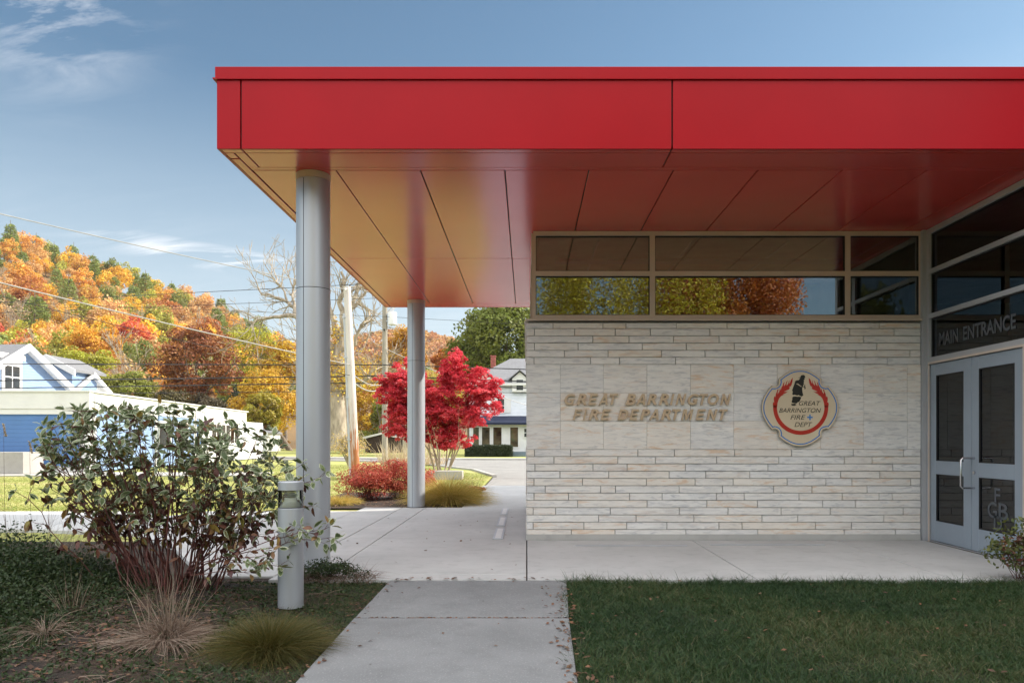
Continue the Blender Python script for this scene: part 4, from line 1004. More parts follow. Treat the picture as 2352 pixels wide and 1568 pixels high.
# --- crimson japanese maple
t = empty('red_maple', (PX(1013, 26.5), 26.5, 0), 'crimson multi-stemmed maple glowing between the far column and marble wall', 'tree')
mc = np.array([PX(1015, 26.5), 26.5, 0.]); m = MB(); ends = []
for k in range(9):
    a = k/9*6.28+rs.uniform(-.2, .2); p = mc+np.array([math.cos(a)*.12, math.sin(a)*.12, -.1]); out_ = []; tp = []
    grow(rs, p, (math.cos(a)*.42, math.sin(a)*.42, 1), 1.25, .045, 3, out_, tp, .5, .12, 2, .72, .09)
    for pts, rad, dpt in out_: m.tube(pts, rad, 6, cap=False)
    ends += tp
m.build('trunk', M['bark_maple'], t, smooth=True, fix=False)
# layered leaf clouds following the crown's outline
lay = []
outline = [(940, 870, 62, 52), (905, 905, 40, 60), (925, 960, 50, 45), (1040, 850, 38, 40), (1030, 890, 60, 45), (1000, 930, 70, 50), (1080, 880, 55, 40), (1110, 905, 42, 35), (1090, 935, 55, 35), (1060, 965, 62, 35), (985, 985, 62, 35), (1045, 1005, 50, 28), (1000, 960, 60, 40), (1125, 885, 25, 22), (890, 880, 26, 28), (960, 1000, 42, 25), (1015, 1020, 38, 16), (950, 905, 50, 45), (905, 985, 30, 22), (1045, 822, 22, 24), (940, 935, 50, 40)]
Vs = []; Qs = []; vs = []
for (px, py, rx, rz) in outline:
    for kp in range(max(8, int(rx*rz/80))):
        c = np.array(P(px, py, 26.5)); uu = rs.normal(size=3); uu /= np.linalg.norm(uu); uu *= rs.uniform(.15, 1.12)**.6
        c += uu*np.array([rx, rx*1.0, rz])*.0152*.92
        pr = rs.uniform(.17, .36); rr = np.array([pr, pr, pr*rs.uniform(.5, .85)])
        nl = int(2500*pr*pr*1.25)
        p_, o_, tn = crown_pts(rs, c, rr, 7, nl, .45, .3); p_[:, 2] -= ((p_[:, 0]-c[0])**2+(p_[:, 1]-c[1])**2)*.55/pr*.4
        tn = np.full(nl, rs.uniform(0, 1))*.6+tn*.4
        lay.append((p_, o_, np.clip(tn*.55+rs.uniform(0, .45, nl), 0, 1)))
p_ = np.concatenate([a[0] for a in lay]); o_ = np.concatenate([a[1] for a in lay]); v_ = np.concatenate([a[2] for a in lay])
l = leaves(rs, p_, .048, v_, o_*.4, aspect=.36, up=.9); npobj('crown', l[0], l[1], M['leaf_red'], l[2], parent=t); print('maple', len(p_))
# concrete planter block and the hedge
MB().box(PX(985, 25), PX(1062, 25), 24.9, 25.5, -.1, .24).build('tmp', M['planter'], None, bevel=.02)
tag(bpy.data.objects['tmp'], 'brownish low concrete block behind the golden grass under the red maple', 'planter'); bpy.data.objects['tmp'].name = 'planter_block'
def hedge(name, x0, x1, y0, y1, z1, label, n=15000):
    t = MB().box(x0+.08, x1-.08, y0+.08, y1-.08, -.05, z1-.08).build(name, M['hedge'], bevel=.15)
    C = []; 
    q = rs.uniform(0, 1, (n, 3)); f = rs.integers(0, 5, n)
    q[f == 0, 1] = 0; q[f == 1, 2] = 1; q[f == 2, 0] = 0; q[f == 3, 0] = 1; q[f == 4, 1] = 0
    w = .06*np.sin(q[:, 0]*31)*np.sin(q[:, 2]*9)
    C = np.stack([x0+q[:, 0]*(x1-x0), y0+q[:, 1]*(y1-y0)+w, q[:, 2]*z1*(1+.03*np.sin(q[:, 0]*17))-.03], 1)+rs.normal(0, .03, (n, 3))
    l = leaves(rs, C, .05, rs.uniform(0, 1, n)); npobj('foliage', l[0], l[1], M['hedge'], l[2], parent=t)
    return tag(t, label, 'hedge')
hedge('clipped_hedge', PX(1069, 60.5), PX(1175, 60.5), 60.5, 61.7, PZ(1022, 60.5), 'dark clipped box hedge in front of the white house shop windows')
# plume grasses on the lawn by the poles
for (px, Y, n, L, lab) in [(905, 38, 170, 1.5, 'pale tall plume grasses in front of the second utility pole'), (955, 39, 130, 1.7, 'pale tall plume grasses just left of the far column'), (995, 40, 120, 1.2, 'thin pale plume grasses behind the red maple stems')]:
    tuft('plume_grass', (PX(px, Y), Y), 1.2, n, L, .035, M['seed_straw'], lab, 'grass', .35, (0, .35))
# drooping golden shrub at the first pole
t = empty('weeping_shrub', (PX(795, 36), 36, 0), 'thin weeping shrub with sparse yellow leaves behind the near utility pole', 'shrub')
m = MB(); C = []
for k in range(130):
    a = rs.uniform(0, 6.28); e = rs.uniform(.4, 1.25); p0 = np.array([PX(800, 36), 36, 0.]); h = rs.uniform(.8, 1.75)
    pts = [p0+np.array([math.cos(a)*e*s_, math.sin(a)*e*s_, h*math.sin(min(1., s_*1.1)*2.5)*1.0]) for s_ in (0, .15, .35, .6, .85, 1.)]
    m.tube(pts, [.015, .012, .009, .007, .005, .003], 4, cap=False)
    for q_ in range(9): s_ = rs.uniform(.5, 1); i = min(4, int(s_*5)); C.append(pts[i]+(pts[i+1]-pts[i])*rs.uniform()+rs.normal(0, .03, 3))
m.build('stems', M['bark_pale'], t, fix=False); C = np.array(C); l = leaves(rs, C, .05, rs.uniform(.3, 1, len(C)), aspect=.35)
npobj('foliage', l[0], l[1], M['gold_grass'], l[2], parent=t)
# ================================================================= POLES AND WIRES
def pole(px0, py0, px1, py1, Y, r0, r1, mat, label, top_extra=0):
    a = P(px1, py1, Y); b = P(px0, py0, Y); b = b+(b-a).normalized()*top_extra; a.z = -.1
    t = empty('utility_pole', (a.x, Y, 0), label, 'utility pole')
    n = 14; pts = [a.lerp(b, i/n) for i in range(n+1)]
    MB().tube(pts, [r0+(r1-r0)*i/n for i in range(n+1)], 16).build('pole_shaft', M[mat], t, smooth=True)
    return t, a, b
t1, a1, b1 = pole(797, 659, 817, 1088, 27.4, .165, .125, 'pole', 'leaning pale wooden utility pole with brown peeling base and a grey conduit')
off = Vector((-.17, -.05, 0)); q = [a1.lerp(b1, s)+off*(1-.25*s) for s in np.linspace(0, .86, 12)]
MB().tube(q, .05, 10).build('conduit', M['galv'], t1, smooth=True)
for s in (.2, .42, .63, .84):
    c = a1.lerp(b1, s)+off*(1-.25*s); MB().box(c.x-.06, c.x+.09, c.y-.075, c.y-.04, c.z-.03, c.z+.03).build('conduit_strap', M['galv'], t1)
MB().tube([b1-Vector((.0, .14, .1)), b1-Vector((.0, .35, .16))], .03, 8).build('insulator', M['white'], t1, smooth=True)
t2, a2, b2 = pole(884, 690, 884, 1066, 40, .16, .13, 'pole_grey', 'straight grey-brown utility pole carrying a white transformer', 1.0)
tc_ = P(902, 735, 40)
MB().lathe((tc_.x, 39.9, tc_.z-.28), [(0, 0), (.2, 0), (.23, .03), (.23, .62), (.2, .68), (0, .7)], 28).build('transformer', M['white'], t2, smooth=True)
MB().tube([tc_+Vector((0, -.1, .4)), tc_+Vector((0, -.1, .65))], .035, 8).build('bushing', M['galv'], t2); 
for dz in (-.1, .25): MB().box(a2.x+.1, tc_.x-.2, 39.86, 39.94, tc_.z+dz, tc_.z+dz+.06).build('bracket', M['galv'], t2)
MB().box(a2.x-.02, a2.x+.04, 39.7, 39.82, tc_.z-.6, tc_.z-.5).build('insulator', M['gasket'], t2)
t3, a3, b3 = pole(926, 843, 930, 1046, 62, .17, .14, 'pole_grey', 'short grey pole just left of the far column behind the red maple')
def wire(pa, pb, sag, r, mat, label, name='overhead_wire'):
    pa = Vector(pa); pb = Vector(pb); n = 40
    pts = [pa.lerp(pb, i/n)-Vector((0, 0, sag*4*(i/n)*(1-i/n))) for i in range(n+1)]
    o = MB().tube(pts, r, 6).build(name, M[mat], None, smooth=True, fix=False, origin=pa)
    return tag(o, label, 'wire', 'overhead wires')
def extend(px0, py0, Y0, px1, py1, Y1, k):
    """continue the line beyond the first image point by factor k"""
    a = P(px0, py0, Y0); b = P(px1, py1, Y1); return a+(a-b)*k, b
a, b = extend(0, 483, 20, 797, 668, 27.3, .5); wire(a, b1-Vector((.0, .3, .14)), .12, .014, 'wire_pale', 'pale twisted cable, highest wire crossing the sky at left')
a, b = extend(0, 640, 20, 805, 838, 27.3, .5); wire(a, (b.x, 27.2, b.z), .12, .019, 'wire_pale', 'thick pale cable sloping down across the hillside')
a, b = extend(0, 662, 22, 805, 862, 27.3, .5); wire(a, (b.x, 27.2, b.z), .25, .01, 'wire_dark', 'thin dark cable sloping just below the thick pale one')
def streetwire(yl, yc, yr, Y, r, label, xl=-400, xr=1500, mat='wire_dark'):
    """straight span seen at image heights yl (x=160) and yc (x=884)"""
    k = (yc-yl)/(884-160.); wire(P(xl, yl+k*(xl-160), Y), P(884, yc, Y-.3), .0, r, mat, label+' left of the second pole')
    k2 = (yr-yc)/(1210-884.); wire(P(884, yc, Y-.3), P(xr, yc+k2*(xr-884), Y), .0, r, mat, label+' right of the second pole')
streetwire(836, 838, 848, 40, .028, 'thick dark street cable, upper of the low bundle,')
streetwire(872, 863, 876, 40, .034, 'thick dark street cable, second of the low bundle,')
streetwire(889, 878, 891, 40, .03, 'thick dark street cable, third of the low bundle,')
streetwire(903, 898, 902, 40, .016, 'thin dark street cable, lowest of the low bundle,')
streetwire(700, 727, 745, 40, .01, 'thin dark street wire crossing the upper trees')
streetwire(686, 650, 640, 40, .015, 'high power line against the sky')
streetwire(712, 684, 676, 40, .012, 'second high power line against the sky')
wire(P(806, 872, 27.3), P(884, 885, 39.8), .35, .022, 'wire_pale', 'pale slack cable between the two utility poles, upper')
wire(P(806, 856, 27.3), P(884, 880, 39.8), .25, .018, 'wire_pale', 'pale slack cable between the two utility poles, lower')
wire(P(884, 800, 39.8), P(1330, 965, 47), .3, .018, 'wire_pale', 'pale service drop running down to the white house')
wire(P(840, 745, 60), P(884, 790, 39.8), .6, .012, 'wire_pale', 'looping pale wire left of the second pole')
# ================================================================= BUILDINGS ON THE LEFT
W = M['white']
gx, gy = -17.33, 30.; gt = 3.22
ga = empty('garage', (gx, gy, 0), 'low flat-roofed white garage with a deep blue ribbed front panel', 'building')
fx2, fy2 = -18.9, 51.     # far east corner
gd = Vector((fx2-gx, fy2-gy)).normalized()
def gp(s, o=0.):          # point along the east wall, o = outward offset
    return (gx+gd.x*s+gd.y*o, gy+gd.y*s-gd.x*o)
Lg = 21.05
def wallseg(mb, s0, s1, z0, z1, o0=-.2, o1=0.):
    mb.prism([gp(s0, o0), gp(s1, o0), gp(s1, o1), gp(s0, o1)], z0, z1); return mb
gw = MB(); wallseg(gw, 0.1, Lg, .0, gt-.1); gw.box(-36, gx-.05, gy+.02, gy+.2, 0, gt-.1)
gw.build('wall', M['siding_blue'], ga)
MB().box(-36, gx-.35, gy-.02, gy+.02, .22, 2.28).build('blue_panel', M['blue_door'], ga)
tr = MB(); tr.box(-36, gx+.05, gy-.06, gy+.2, 2.28, 2.50); tr.box(-36, gx+.06, gy-.09, gy+.2, 2.50, gt-.06); tr.box(gx-.35, gx+.03, gy-.05, gy+.1, 0, 2.28); tr.box(-36, gx-.35, gy-.05, gy+.02, 0, .22)
wallseg(tr, .1, Lg, 2.45, gt-.06, -.2, .03); wallseg(tr, 0.02, .5, 0, 2.45, -.2, .03); wallseg(tr, 6.2, 6.5, 0, 2.45, -.2, .03); wallseg(tr, 11.4, 11.7, 0, 2.45, -.2, .03)
wallseg(tr, 12.5, Lg, 0, 2.45, -.2, .02)
tr.build('trim', W, ga)
cp = MB(); cp.box(-36, gx+.1, gy-.14, gy+.2, gt-.06, gt+.0); wallseg(cp, 0, Lg+.2, gt-.06, gt+.0, -.2, .12); cp.prism([(-36, gy), gp(0, -.1), gp(Lg, -.1), (-36, 51)], gt-.12, gt-.07)
cp.build('roof', W, ga)
MB().tube([(*gp(.25, .1), 0), (*gp(.25, .1), gt-.2)], .05, 8).build('downspout', W, ga)
sm = MB(); wallseg(sm, 6.6, 8.2, .9, 2.2, 0, .04); wallseg(sm, 8.9, 10.5, .9, 2.2, 0, .04); wd = sm.build('window_frame', W, ga)
sm = MB(); wallseg(sm, 6.75, 8.05, 1.0, 2.1, .04, .05); sm.build('pane', M['house_glass'], wd); sm = MB(); wallseg(sm, 9.05, 10.35, 1.0, 2.1, .04, .05); sm.build('pane', M['house_glass'], wd)
sm = MB(); wallseg(sm, 11.75, 12.1, .1, 2.2, 0, .06); wallseg(sm, 12.2, 12.5, .1, 2.2, 0, .06); sm.build('shutter', M['blue_door'], ga)
sm = MB()
for k in range(6): wallseg(sm, 14.3+k*.85, 14.95+k*.85, 1.1, 2.2, .02, .04)
sm.build('window', M['house_glass'], ga)
sm = MB(); wallseg(sm, 3.0, 3.5, 2.62, 2.78, .03, .14); sm.build('wall_lamp', M['galv'], ga)
# lean-to beyond
le = MB(); le.prism([gp(Lg, 0), gp(Lg+3, .3), gp(Lg+3, -4), gp(Lg, -4)], 0, 2.5); le.build('lean_to', W, ga)
# concrete planter in front of garage
tag(MB().box(-26, PX(53, 28.2), 28.2, 29.4, 0, PZ(1038, 28.2)).build('planter_block', M['planter'], bevel=.02), 'pale concrete planter box at the left edge before the blue panel', 'planter')
struct(MB().box(-40, -10, 27.1, 29.9, -.1, .0).build('garage_forecourt', M['kerb']))
# blue gabled house (long axis runs back-left)
def gable_house(name, c, ang, w, L, ze, zr, wallm, label, over=.45, trimw=.28, cat='house', roofm='shingle'):
    """c = centre of the gable front at ground; ang = direction of the ridge going back"""
    d = Vector((math.cos(ang), math.sin(ang), 0)); s = Vector((d.y, -d.x, 0)); c = Vector(c)
    t = empty(name, c, label, cat)
    def q(u, v, z): return c+s*u+d*v+Vector((0, 0, z))
    h = w/2
    MB().add([q(-h, 0, 0), q(h, 0, 0), q(h, 0, ze), q(0, 0, zr), q(-h, 0, ze), q(-h, L, 0), q(h, L, 0), q(h, L, ze), q(0, L, zr), q(-h, L, ze)],
        [(0, 1, 2, 3, 4), (9, 8, 7, 6, 5), (0, 5, 6, 1), (1, 6, 7, 2), (4, 9, 5, 0), (2, 7, 8, 3), (3, 8, 9, 4)]).build('wall', wallm, t)
    sl = (zr-ze)/h; th = .16
    for sg in (1, -1):
        e = h+over; ez = ze-sl*over
        a = [q(0, -over, zr+.03), q(sg*e, -over, ez+.03), q(sg*e, L+over, ez+.03), q(0, L+over, zr+.03)]
        b = [p+Vector((0, 0, th)) for p in a]
        MB().add(a+b, [(0, 1, 2, 3), (7, 6, 5, 4), (0, 4, 5, 1), (1, 5, 6, 2), (2, 6, 7, 3), (3, 7, 4, 0)]).build('roof', M[roofm], t)
        a = [q(0, -over-.04, zr+th+.05), q(sg*(e+.05), -over-.04, ez+th+.02), q(sg*(e+.05), -over-.04, ez-trimw+.05), q(0, -over-.04, zr-trimw+.12)]
        b = [p+d*.1 for p in a]
        MB().add(a+b, [(0, 1, 2, 3), (7, 6, 5, 4), (0, 4, 5, 1), (1, 5, 6, 2), (2, 6, 7, 3), (3, 7, 4, 0)]).build('bargeboard', W, t)
        a = [q(0, -over+.06, zr-.02), q(sg*e, -over+.06, ez-.02), q(sg*e, 0, ez-.02), q(0, 0, zr-.02)]
        MB().add(a, [(0, 1, 2, 3)]).build('soffit', W, t, fix=False)
    return t, q, s, d
hy_ = 42.
cpk = P(75, 790, hy_)
zr = cpk.z-.2; slope = .56
bh, q, s, d = gable_house('gabled_house', (PX(65, hy_)-.35, hy_, 0), R(177), 8.4, 13, zr-4.2*slope, zr, M['siding_blue'], 'pale blue gabled house with small four-pane attic window behind the garage')
wz = PZ(868, hy_)
win = MB(); wu = -.82
def bxq(mb, u0, u1, v0, v1, z0, z1, mi=0):
    a = [q(u, v, z) for z in (z0, z1) for v in (v0, v1) for u in (u0, u1)]
    return mb.add(a, [(0, 2, 3, 1), (4, 5, 7, 6), (0, 1, 5, 4), (2, 6, 7, 3), (0, 4, 6, 2), (1, 3, 7, 5)], mi)
bxq(win, wu-.75, wu+.75, -.07, 0, wz-1.0, wz+.95); bxq(win, wu-.95, wu+.95, -.12, 0, wz+.95, wz+1.25)
wf = win.build('window_frame', W, bh)
for du in (-.54, .04):
    for dz in (-.62, .02):
        g_ = MB(); bxq(g_, wu+du, wu+du+.5, -.085, -.07, wz+dz, wz+dz+.56); g_.build('pane', M['house_glass'], wf)
# dormer and rear wing
dm, q2, _, _ = gable_house('dormer_wing', P(118, 0, 47)*Vector((1, 1, 0)) if False else (PX(112, 47), 47, 0), R(90), 2.9, 3., PZ(850, 47), PZ(822, 47), M['siding_blue'], 'grey-roofed dormer wing rising right of the blue gable', .3)
rw, q3, _, _ = gable_house('rear_gable', (PX(207, 49), 49, 0), R(177), 3.7, 2.2, PZ(903, 49), PZ(862, 49), W, 'small white gable with grey shingle roof right of the blue house', .3, .2)
# tiny white shed in the distance
sh, q4, _, _ = gable_house('white_outbuilding', (PX(578, 88), 88, 0), R(90), 3.4, 5, 2.1, 3.0, W, 'small white outbuilding with dark doorway right of the garage', .2)
MB().box(PX(566, 88), PX(578, 88), 87.9, 87.99, 0, 1.9).build('doorway', M['brownwall'], sh)
# dark timber shed beneath the trees
ds, _, _, _ = gable_house('timber_shed', (PX(878, 80), 80, 0), R(90), 3.6, 4, 1.5, 1.9, M['brownwall'], 'dark brown low timber shed behind the utility poles', .2, .1)
# ================================================================= WHITE HOUSE ON THE RIGHT
HYR = 65.; k = HYR/F
wh = empty('white_house', (PX(1160, HYR), HYR, 0), 'white clapboard house with navy awning and grey hipped roof beside the red maple', 'house')
x0, x1 = PX(1078, HYR), PX(1400, HYR); ze = PZ(885, HYR); zr = PZ(822, HYR+4)
MB().box(x0, x1, HYR, HYR+9, 0, ze).build('wall', M['siding_white'], wh)
o_ = .5; hx0, hx1 = PX(1172, HYR+4), PX(1330, HYR+4)
MB().add([(x0-o_, HYR-o_, ze), (x1+o_, HYR-o_, ze), (x1+o_, HYR+9+o_, ze), (x0-o_, HYR+9+o_, ze), (hx0, HYR+4.5, zr), (hx1, HYR+4.5, zr), (x0-o_, HYR-o_, ze+.18), (x1+o_, HYR-o_, ze+.18), (x1+o_, HYR+9+o_, ze+.18), (x0-o_, HYR+9+o_, ze+.18)],
    [(6, 7, 5, 4), (7, 8, 5), (8, 9, 4, 5), (9, 6, 4)]).build('roof', M['shingle'], wh)
MB().box(x0-o_, x1+o_, HYR-o_, HYR+9+o_, ze-.02, ze+.18).build('eave', W, wh)
cx_ = PX(1133, HYR+4); MB().box(cx_-.22, cx_+.22, HYR+3.6, HYR+4.1, ze, PZ(818, HYR+4)).box(cx_-.26, cx_+.26, HYR+3.56, HYR+4.14, PZ(820, HYR+4), PZ(817, HYR+4)).build('chimney', M['brick'], wh)
# gabled dormer with window, at right
for (pc, w_, pz_) in ((1194, 1.55, 852), (1113, 1.5, 852)):
    xc = PX(pc, HYR); za_, zb_ = PZ(900, HYR), PZ(870, HYR); zp = PZ(pz_, HYR)
    d_ = MB().box(xc-w_*.42, xc+w_*.42, HYR-.35, HYR+2, za_, zb_).add([(xc-w_*.42, HYR-.35, zb_), (xc+w_*.42, HYR-.35, zb_), (xc, HYR-.35, zp-.1)], [(0, 1, 2)]).build('dormer', W, wh)
    rf_ = MB()
    for sg in (-1, 1): rf_.add([(xc, HYR-.6, zp), (xc+sg*w_*.62, HYR-.6, zb_-.12), (xc+sg*w_*.62, HYR+2.6, zb_-.12), (xc, HYR+2.6, zp), (xc, HYR-.6, zp+.08), (xc+sg*w_*.62, HYR-.6, zb_-.04), (xc+sg*w_*.62, HYR+2.6, zb_-.04), (xc, HYR+2.6, zp+.08)], [(0, 1, 2, 3), (4, 7, 6, 5), (0, 4, 5, 1), (1, 5, 6, 2)])
    rf_.build('dormer_roof', M['shingle'], d_)
    MB().box(xc-.28, xc+.28, HYR-.37, HYR-.35, za_+.15, zb_-.1).build('pane', M['house_glass'], d_)
def hwin(xa, xb, ya, yb, Yf, shut=False, bars=0, mat='house_glass', name='window'):
    a, b, z1_, z0_ = PX(xa, Yf), PX(xb, Yf), PZ(ya, Yf), PZ(yb, Yf); f_ = .09
    w_ = MB().box(a-f_, b+f_, Yf-.06, Yf, z1_, z1_+f_).box(a-f_, b+f_, Yf-.06, Yf, z0_-f_, z0_).box(a-f_, a, Yf-.06, Yf, z0_, z1_).box(b, b+f_, Yf-.06, Yf, z0_, z1_)
    if bars: 
        zm_ = (z0_+z1_)/2; w_.box(a, b, Yf-.05, Yf, zm_-.03, zm_+.03)
    o = w_.build(name, W, wh); MB().box(a, b, Yf-.02, Yf-.012, z0_, z1_).build('pane', M[mat], o)
    if shut: MB().box(b+f_+.02, b+f_+.48, Yf-.05, Yf, z0_-.05, z1_+.05).box(a-f_-.5, a-f_-.02, Yf-.05, Yf, z0_-.05, z1_+.05).build('shutter', W, o)
hwin(1143, 1158, 916, 947, HYR, True, 1)
hwin(1240, 1256, 916, 947, HYR, True, 1)
# projecting shop front
sf0, sf1 = PX(1082, HYR-2), PX(1400, HYR-2); YS = HYR-2.
MB().box(sf0, sf1, YS, HYR, 0.35, PZ(975, YS)).build('shop_front', W, wh)
MB().add([(sf0-.2, YS-.6, PZ(974, YS-.6)), (sf1, YS-.6, PZ(974, YS-.6)), (sf1, HYR-.02, PZ(957, HYR)), (sf0-.2, HYR-.02, PZ(957, HYR)), (sf0-.2, YS-.6, PZ(969, YS-.6)), (sf1, YS-.6, PZ(969, YS-.6)), (sf1, HYR-.02, PZ(955, HYR)), (sf0-.2, HYR-.02, PZ(955, HYR))],
    [(0, 1, 2, 3), (4, 7, 6, 5), (0, 4, 5, 1), (1, 5, 6, 2), (2, 6, 7, 3), (3, 7, 4, 0)]).build('awning', M['navy'], wh)
M['shopglass'] = pmat('shop_window_display', (.07, .055, .03), .08, 0, .9, 1.2, dirt=(.05, .12, .06), dscale=1.3, ior=1.5)
for a, b, y in ((1087, 1100, 1023), (1107, 1125, 1023), (1133, 1152, 1023), (1172, 1190, 1026)): hwin(a, b, 981, y, YS, mat='shopglass')
hwin(1204, 1220, 984, 1003, YS-.02, name='door_window', bars=1)
MB().box(PX(1178, YS-1.6), sf1, YS-1.6, YS, -.1, .12).box(PX(1178, YS-1.6), sf1, YS-1.1, YS, .12, .34).build('steps', pmat('blue_grey_steps', (.16, .2, .22), .8), wh)
MB().box(sf0-.1, sf1, YS-.02, YS, 0, .35).build('base', M['plinth'], wh)
# ================================================================= TREES
rt = np.random.default_rng(77)
def tree(name, px, Y, ptop, pbot, wpx, col, label, nl=9000, size=.16, K=60, trunk=.3, cat='tree', bark='bark', lump=.26, hollow=.4, group=None, depth=2, dx=0, aspect=.6, hue=None, tone=.5):
    x = PX(px, Y); zt = PZ(ptop, Y); zb = PZ(pbot, Y); rx = wpx*Y/F/2; cz = (zt+zb)/2; rz = (zt-zb)/2
    t = empty(name, (x+dx, Y, 0), label, cat, group)
    p, o, tn = crown_pts(rt, (x, Y, cz), (rx, rx*.9, rz), K, nl, lump, hollow)
    v = np.clip(tn*tone+rt.beta(2, 2, nl)*(1-tone), 0, 1)
    l = leaves(rt, p, size, v, o); c = npobj('crown', l[0], l[1], M['leaf_hill'], l[2], parent=t); c.color = (*col, 1)
    m = MB(); out_ = []; tp = []
    b = np.array([x+dx, Y, -.3]); hh = zb+rz*.5
    m.tube([b, b+np.array([-dx*.4, 0, hh*.5]), np.array([x, Y, hh])], [trunk*1.15, trunk*.85, trunk*.6], 10, cap=False)
    for k in range(5):
        a = k*1.256+rt.uniform(-.3, .3); grow(rt, (x, Y, hh*rt.uniform(.75, 1.)), (math.cos(a)*.8, math.sin(a)*.8, .9), rz*.75, trunk*.4, depth, out_, tp, .5, .1, 2, .7)
    for pts, rad, dpt in out_: m.tube(pts, rad, 6, cap=False)
    m.build('trunk', M[bark], t, smooth=True, fix=False); return t
OR = (.50, .17, .03); YE = (.60, .36, .03); YG = (.36, .34, .03); GR = (.10, .15, .02); RU = (.20, .055, .02); DG = (.03, .05, .012); PE = (.55, .24, .09); TN = (.40, .24, .11); RD = (.5, .06, .03); OG = (.22, .22, .03)
tree('rust_tree', 458, 112, 742, 935, 215, (.27, .085, .025), 'dark rust-brown dense oak in front of the hillside above the garage', 16000, .2, 80, .5)
tree('autumn_tree', 620, 100, 838, 1012, 175, YE, 'golden maple with brown trunk just left of the near column', 15000, .15, 75, .35, dx=PX(668, 100)-PX(620, 100))
tree('autumn_tree', 575, 135, 738, 905, 175, (.42, .38, .035), 'lime yellow tree between the rust oak and golden maple', 11000, .2, 60, .35)
tree('autumn_tree', 655, 125, 770, 900, 130, YE, 'golden tree half hidden at the left side of the near column', 9000, .19, 50, .35)
tree('dark_tree', 560, 125, 880, 1020, 130, DG, 'dark green shaded tree behind the golden maple', 7000, .2, 40, .35)
tree('autumn_tree', 190, 122, 788, 930, 180, YG, 'yellow-green tree rising behind the white gable', 12000, .2, 60, .35)
tree('autumn_tree', 290, 118, 850, 950, 150, OG, 'olive green tree behind the garage roof', 9000, .2, 50, .3)
tree('autumn_tree', 70, 130, 770, 900, 160, OG, 'green and gold tree behind the blue gable', 9000, .2, 50, .3)
tree('autumn_tree', 225, 145, 735, 860, 140, (.6, .27, .03), 'orange gold tree above the white gable', 9000, .2, 50, .3)
tree('dark_tree', 390, 105, 880, 1000, 120, (.09, .07, .02), 'dark brown thicket behind the garage wall', 7000, .18, 40, .25)
tree('dark_tree', 478, 104, 900, 1010, 150, (.07, .05, .02), 'dark undergrowth tree below the rust oak', 8000, .18, 40, .25)
tree('green_tree', 1170, 88, 690, 915, 285, (.17, .19, .022), 'big dark green maple with golden tips behind the white house', 42000, .19, 150, .6)
tree('autumn_tree', 1250, 92, 735, 900, 120, (.16, .19, .02), 'green tree behind the marble wall edge', 8000, .2, 50, .4)
tree('autumn_tree', 1078, 100, 800, 905, 90, (.45, .3, .03), 'golden green tree between the red maple and big green maple', 9000, .18, 50, .3)
tree('autumn_tree', 1030, 118, 798, 870, 80, OR, 'orange tree above the crimson maple', 7000, .2, 40, .3)
tree('autumn_tree', 925, 112, 748, 900, 120, (.55, .28, .03), 'orange-yellow tree between the second pole and far column', 10000, .19, 60, .3)
tree('autumn_tree', 845, 108, 870, 1020, 150, YE, 'golden yellow tree behind the near utility pole', 13000, .16, 70, .3)
tree('autumn_tree', 780, 110, 800, 960, 110, YE, 'yellow tree right beside the near column', 9000, .17, 50, .3)
tree('autumn_tree', 900, 100, 890, 1030, 110, OG, 'olive tree with dark trunk behind the second pole', 9000, .16, 50, .3)
tree('autumn_tree', 1020, 105, 840, 1000, 130, (.4, .32, .04), 'yellow green tree behind the crimson maple', 8000, .18, 50, .3)
tree('autumn_shrub', 630, 108, 1000, 1032, 95, (.6, .3, .08), 'low yellow and pink shrubbery under the golden maple', 4500, .12, 30, .05)
tree('autumn_shrub', 585, 106, 990, 1036, 40, YE, 'small yellow shrub beside the white outbuilding', 2000, .12, 14, .05)
tree('autumn_shrub', 850, 98, 985, 1030, 90, OG, 'mid green shrubbery beneath the yellow trees', 4000, .12, 25, .05)
# bare trees
def bare(name, px, Y, base, ph, r, label, depth=5, spread=.45, kids=3, bark='bark_pale', lean=0, leafn=0, leafcol=YE, up=.12, stems=1, L=None, seed=0):
    rr = np.random.default_rng(300+seed); x = PX(px, Y); z = PZ(ph, Y); L = L or z*.36
    t = empty(name, (x, Y, 0), label, 'tree'); out_ = []; tp = []
    for s_ in range(stems):
        a = rr.uniform(0, 6.28); grow(rr, (x+(s_-(stems-1)/2)*r*1.7, Y, -.2), (lean+(s_-(stems-1)/2)*.16, 0, 1), L, r, depth, out_, tp, spread, up, kids, .72, .12)
    m = MB()
    for pts, rad, dpt in out_:
        m.tube(pts, [max(q_, .018*Y/75) for q_ in rad], 8 if dpt >= depth-1 else 4, cap=False)
    m.build('trunk', M[bark], t, smooth=True, fix=False)
    if leafn:
        tp = np.array(tp); tp = tp[tp[:, 2] < z*.75]; c = tp[rr.integers(0, len(tp), leafn)]+rr.normal(0, .5, (leafn, 3)); l = leaves(rr, c, .11, rr.uniform(0, 1, leafn))
        cr_ = npobj('crown', l[0], l[1], M['leaf_hill'], l[2], parent=t); cr_.color = (*leafcol, 1)
    return t
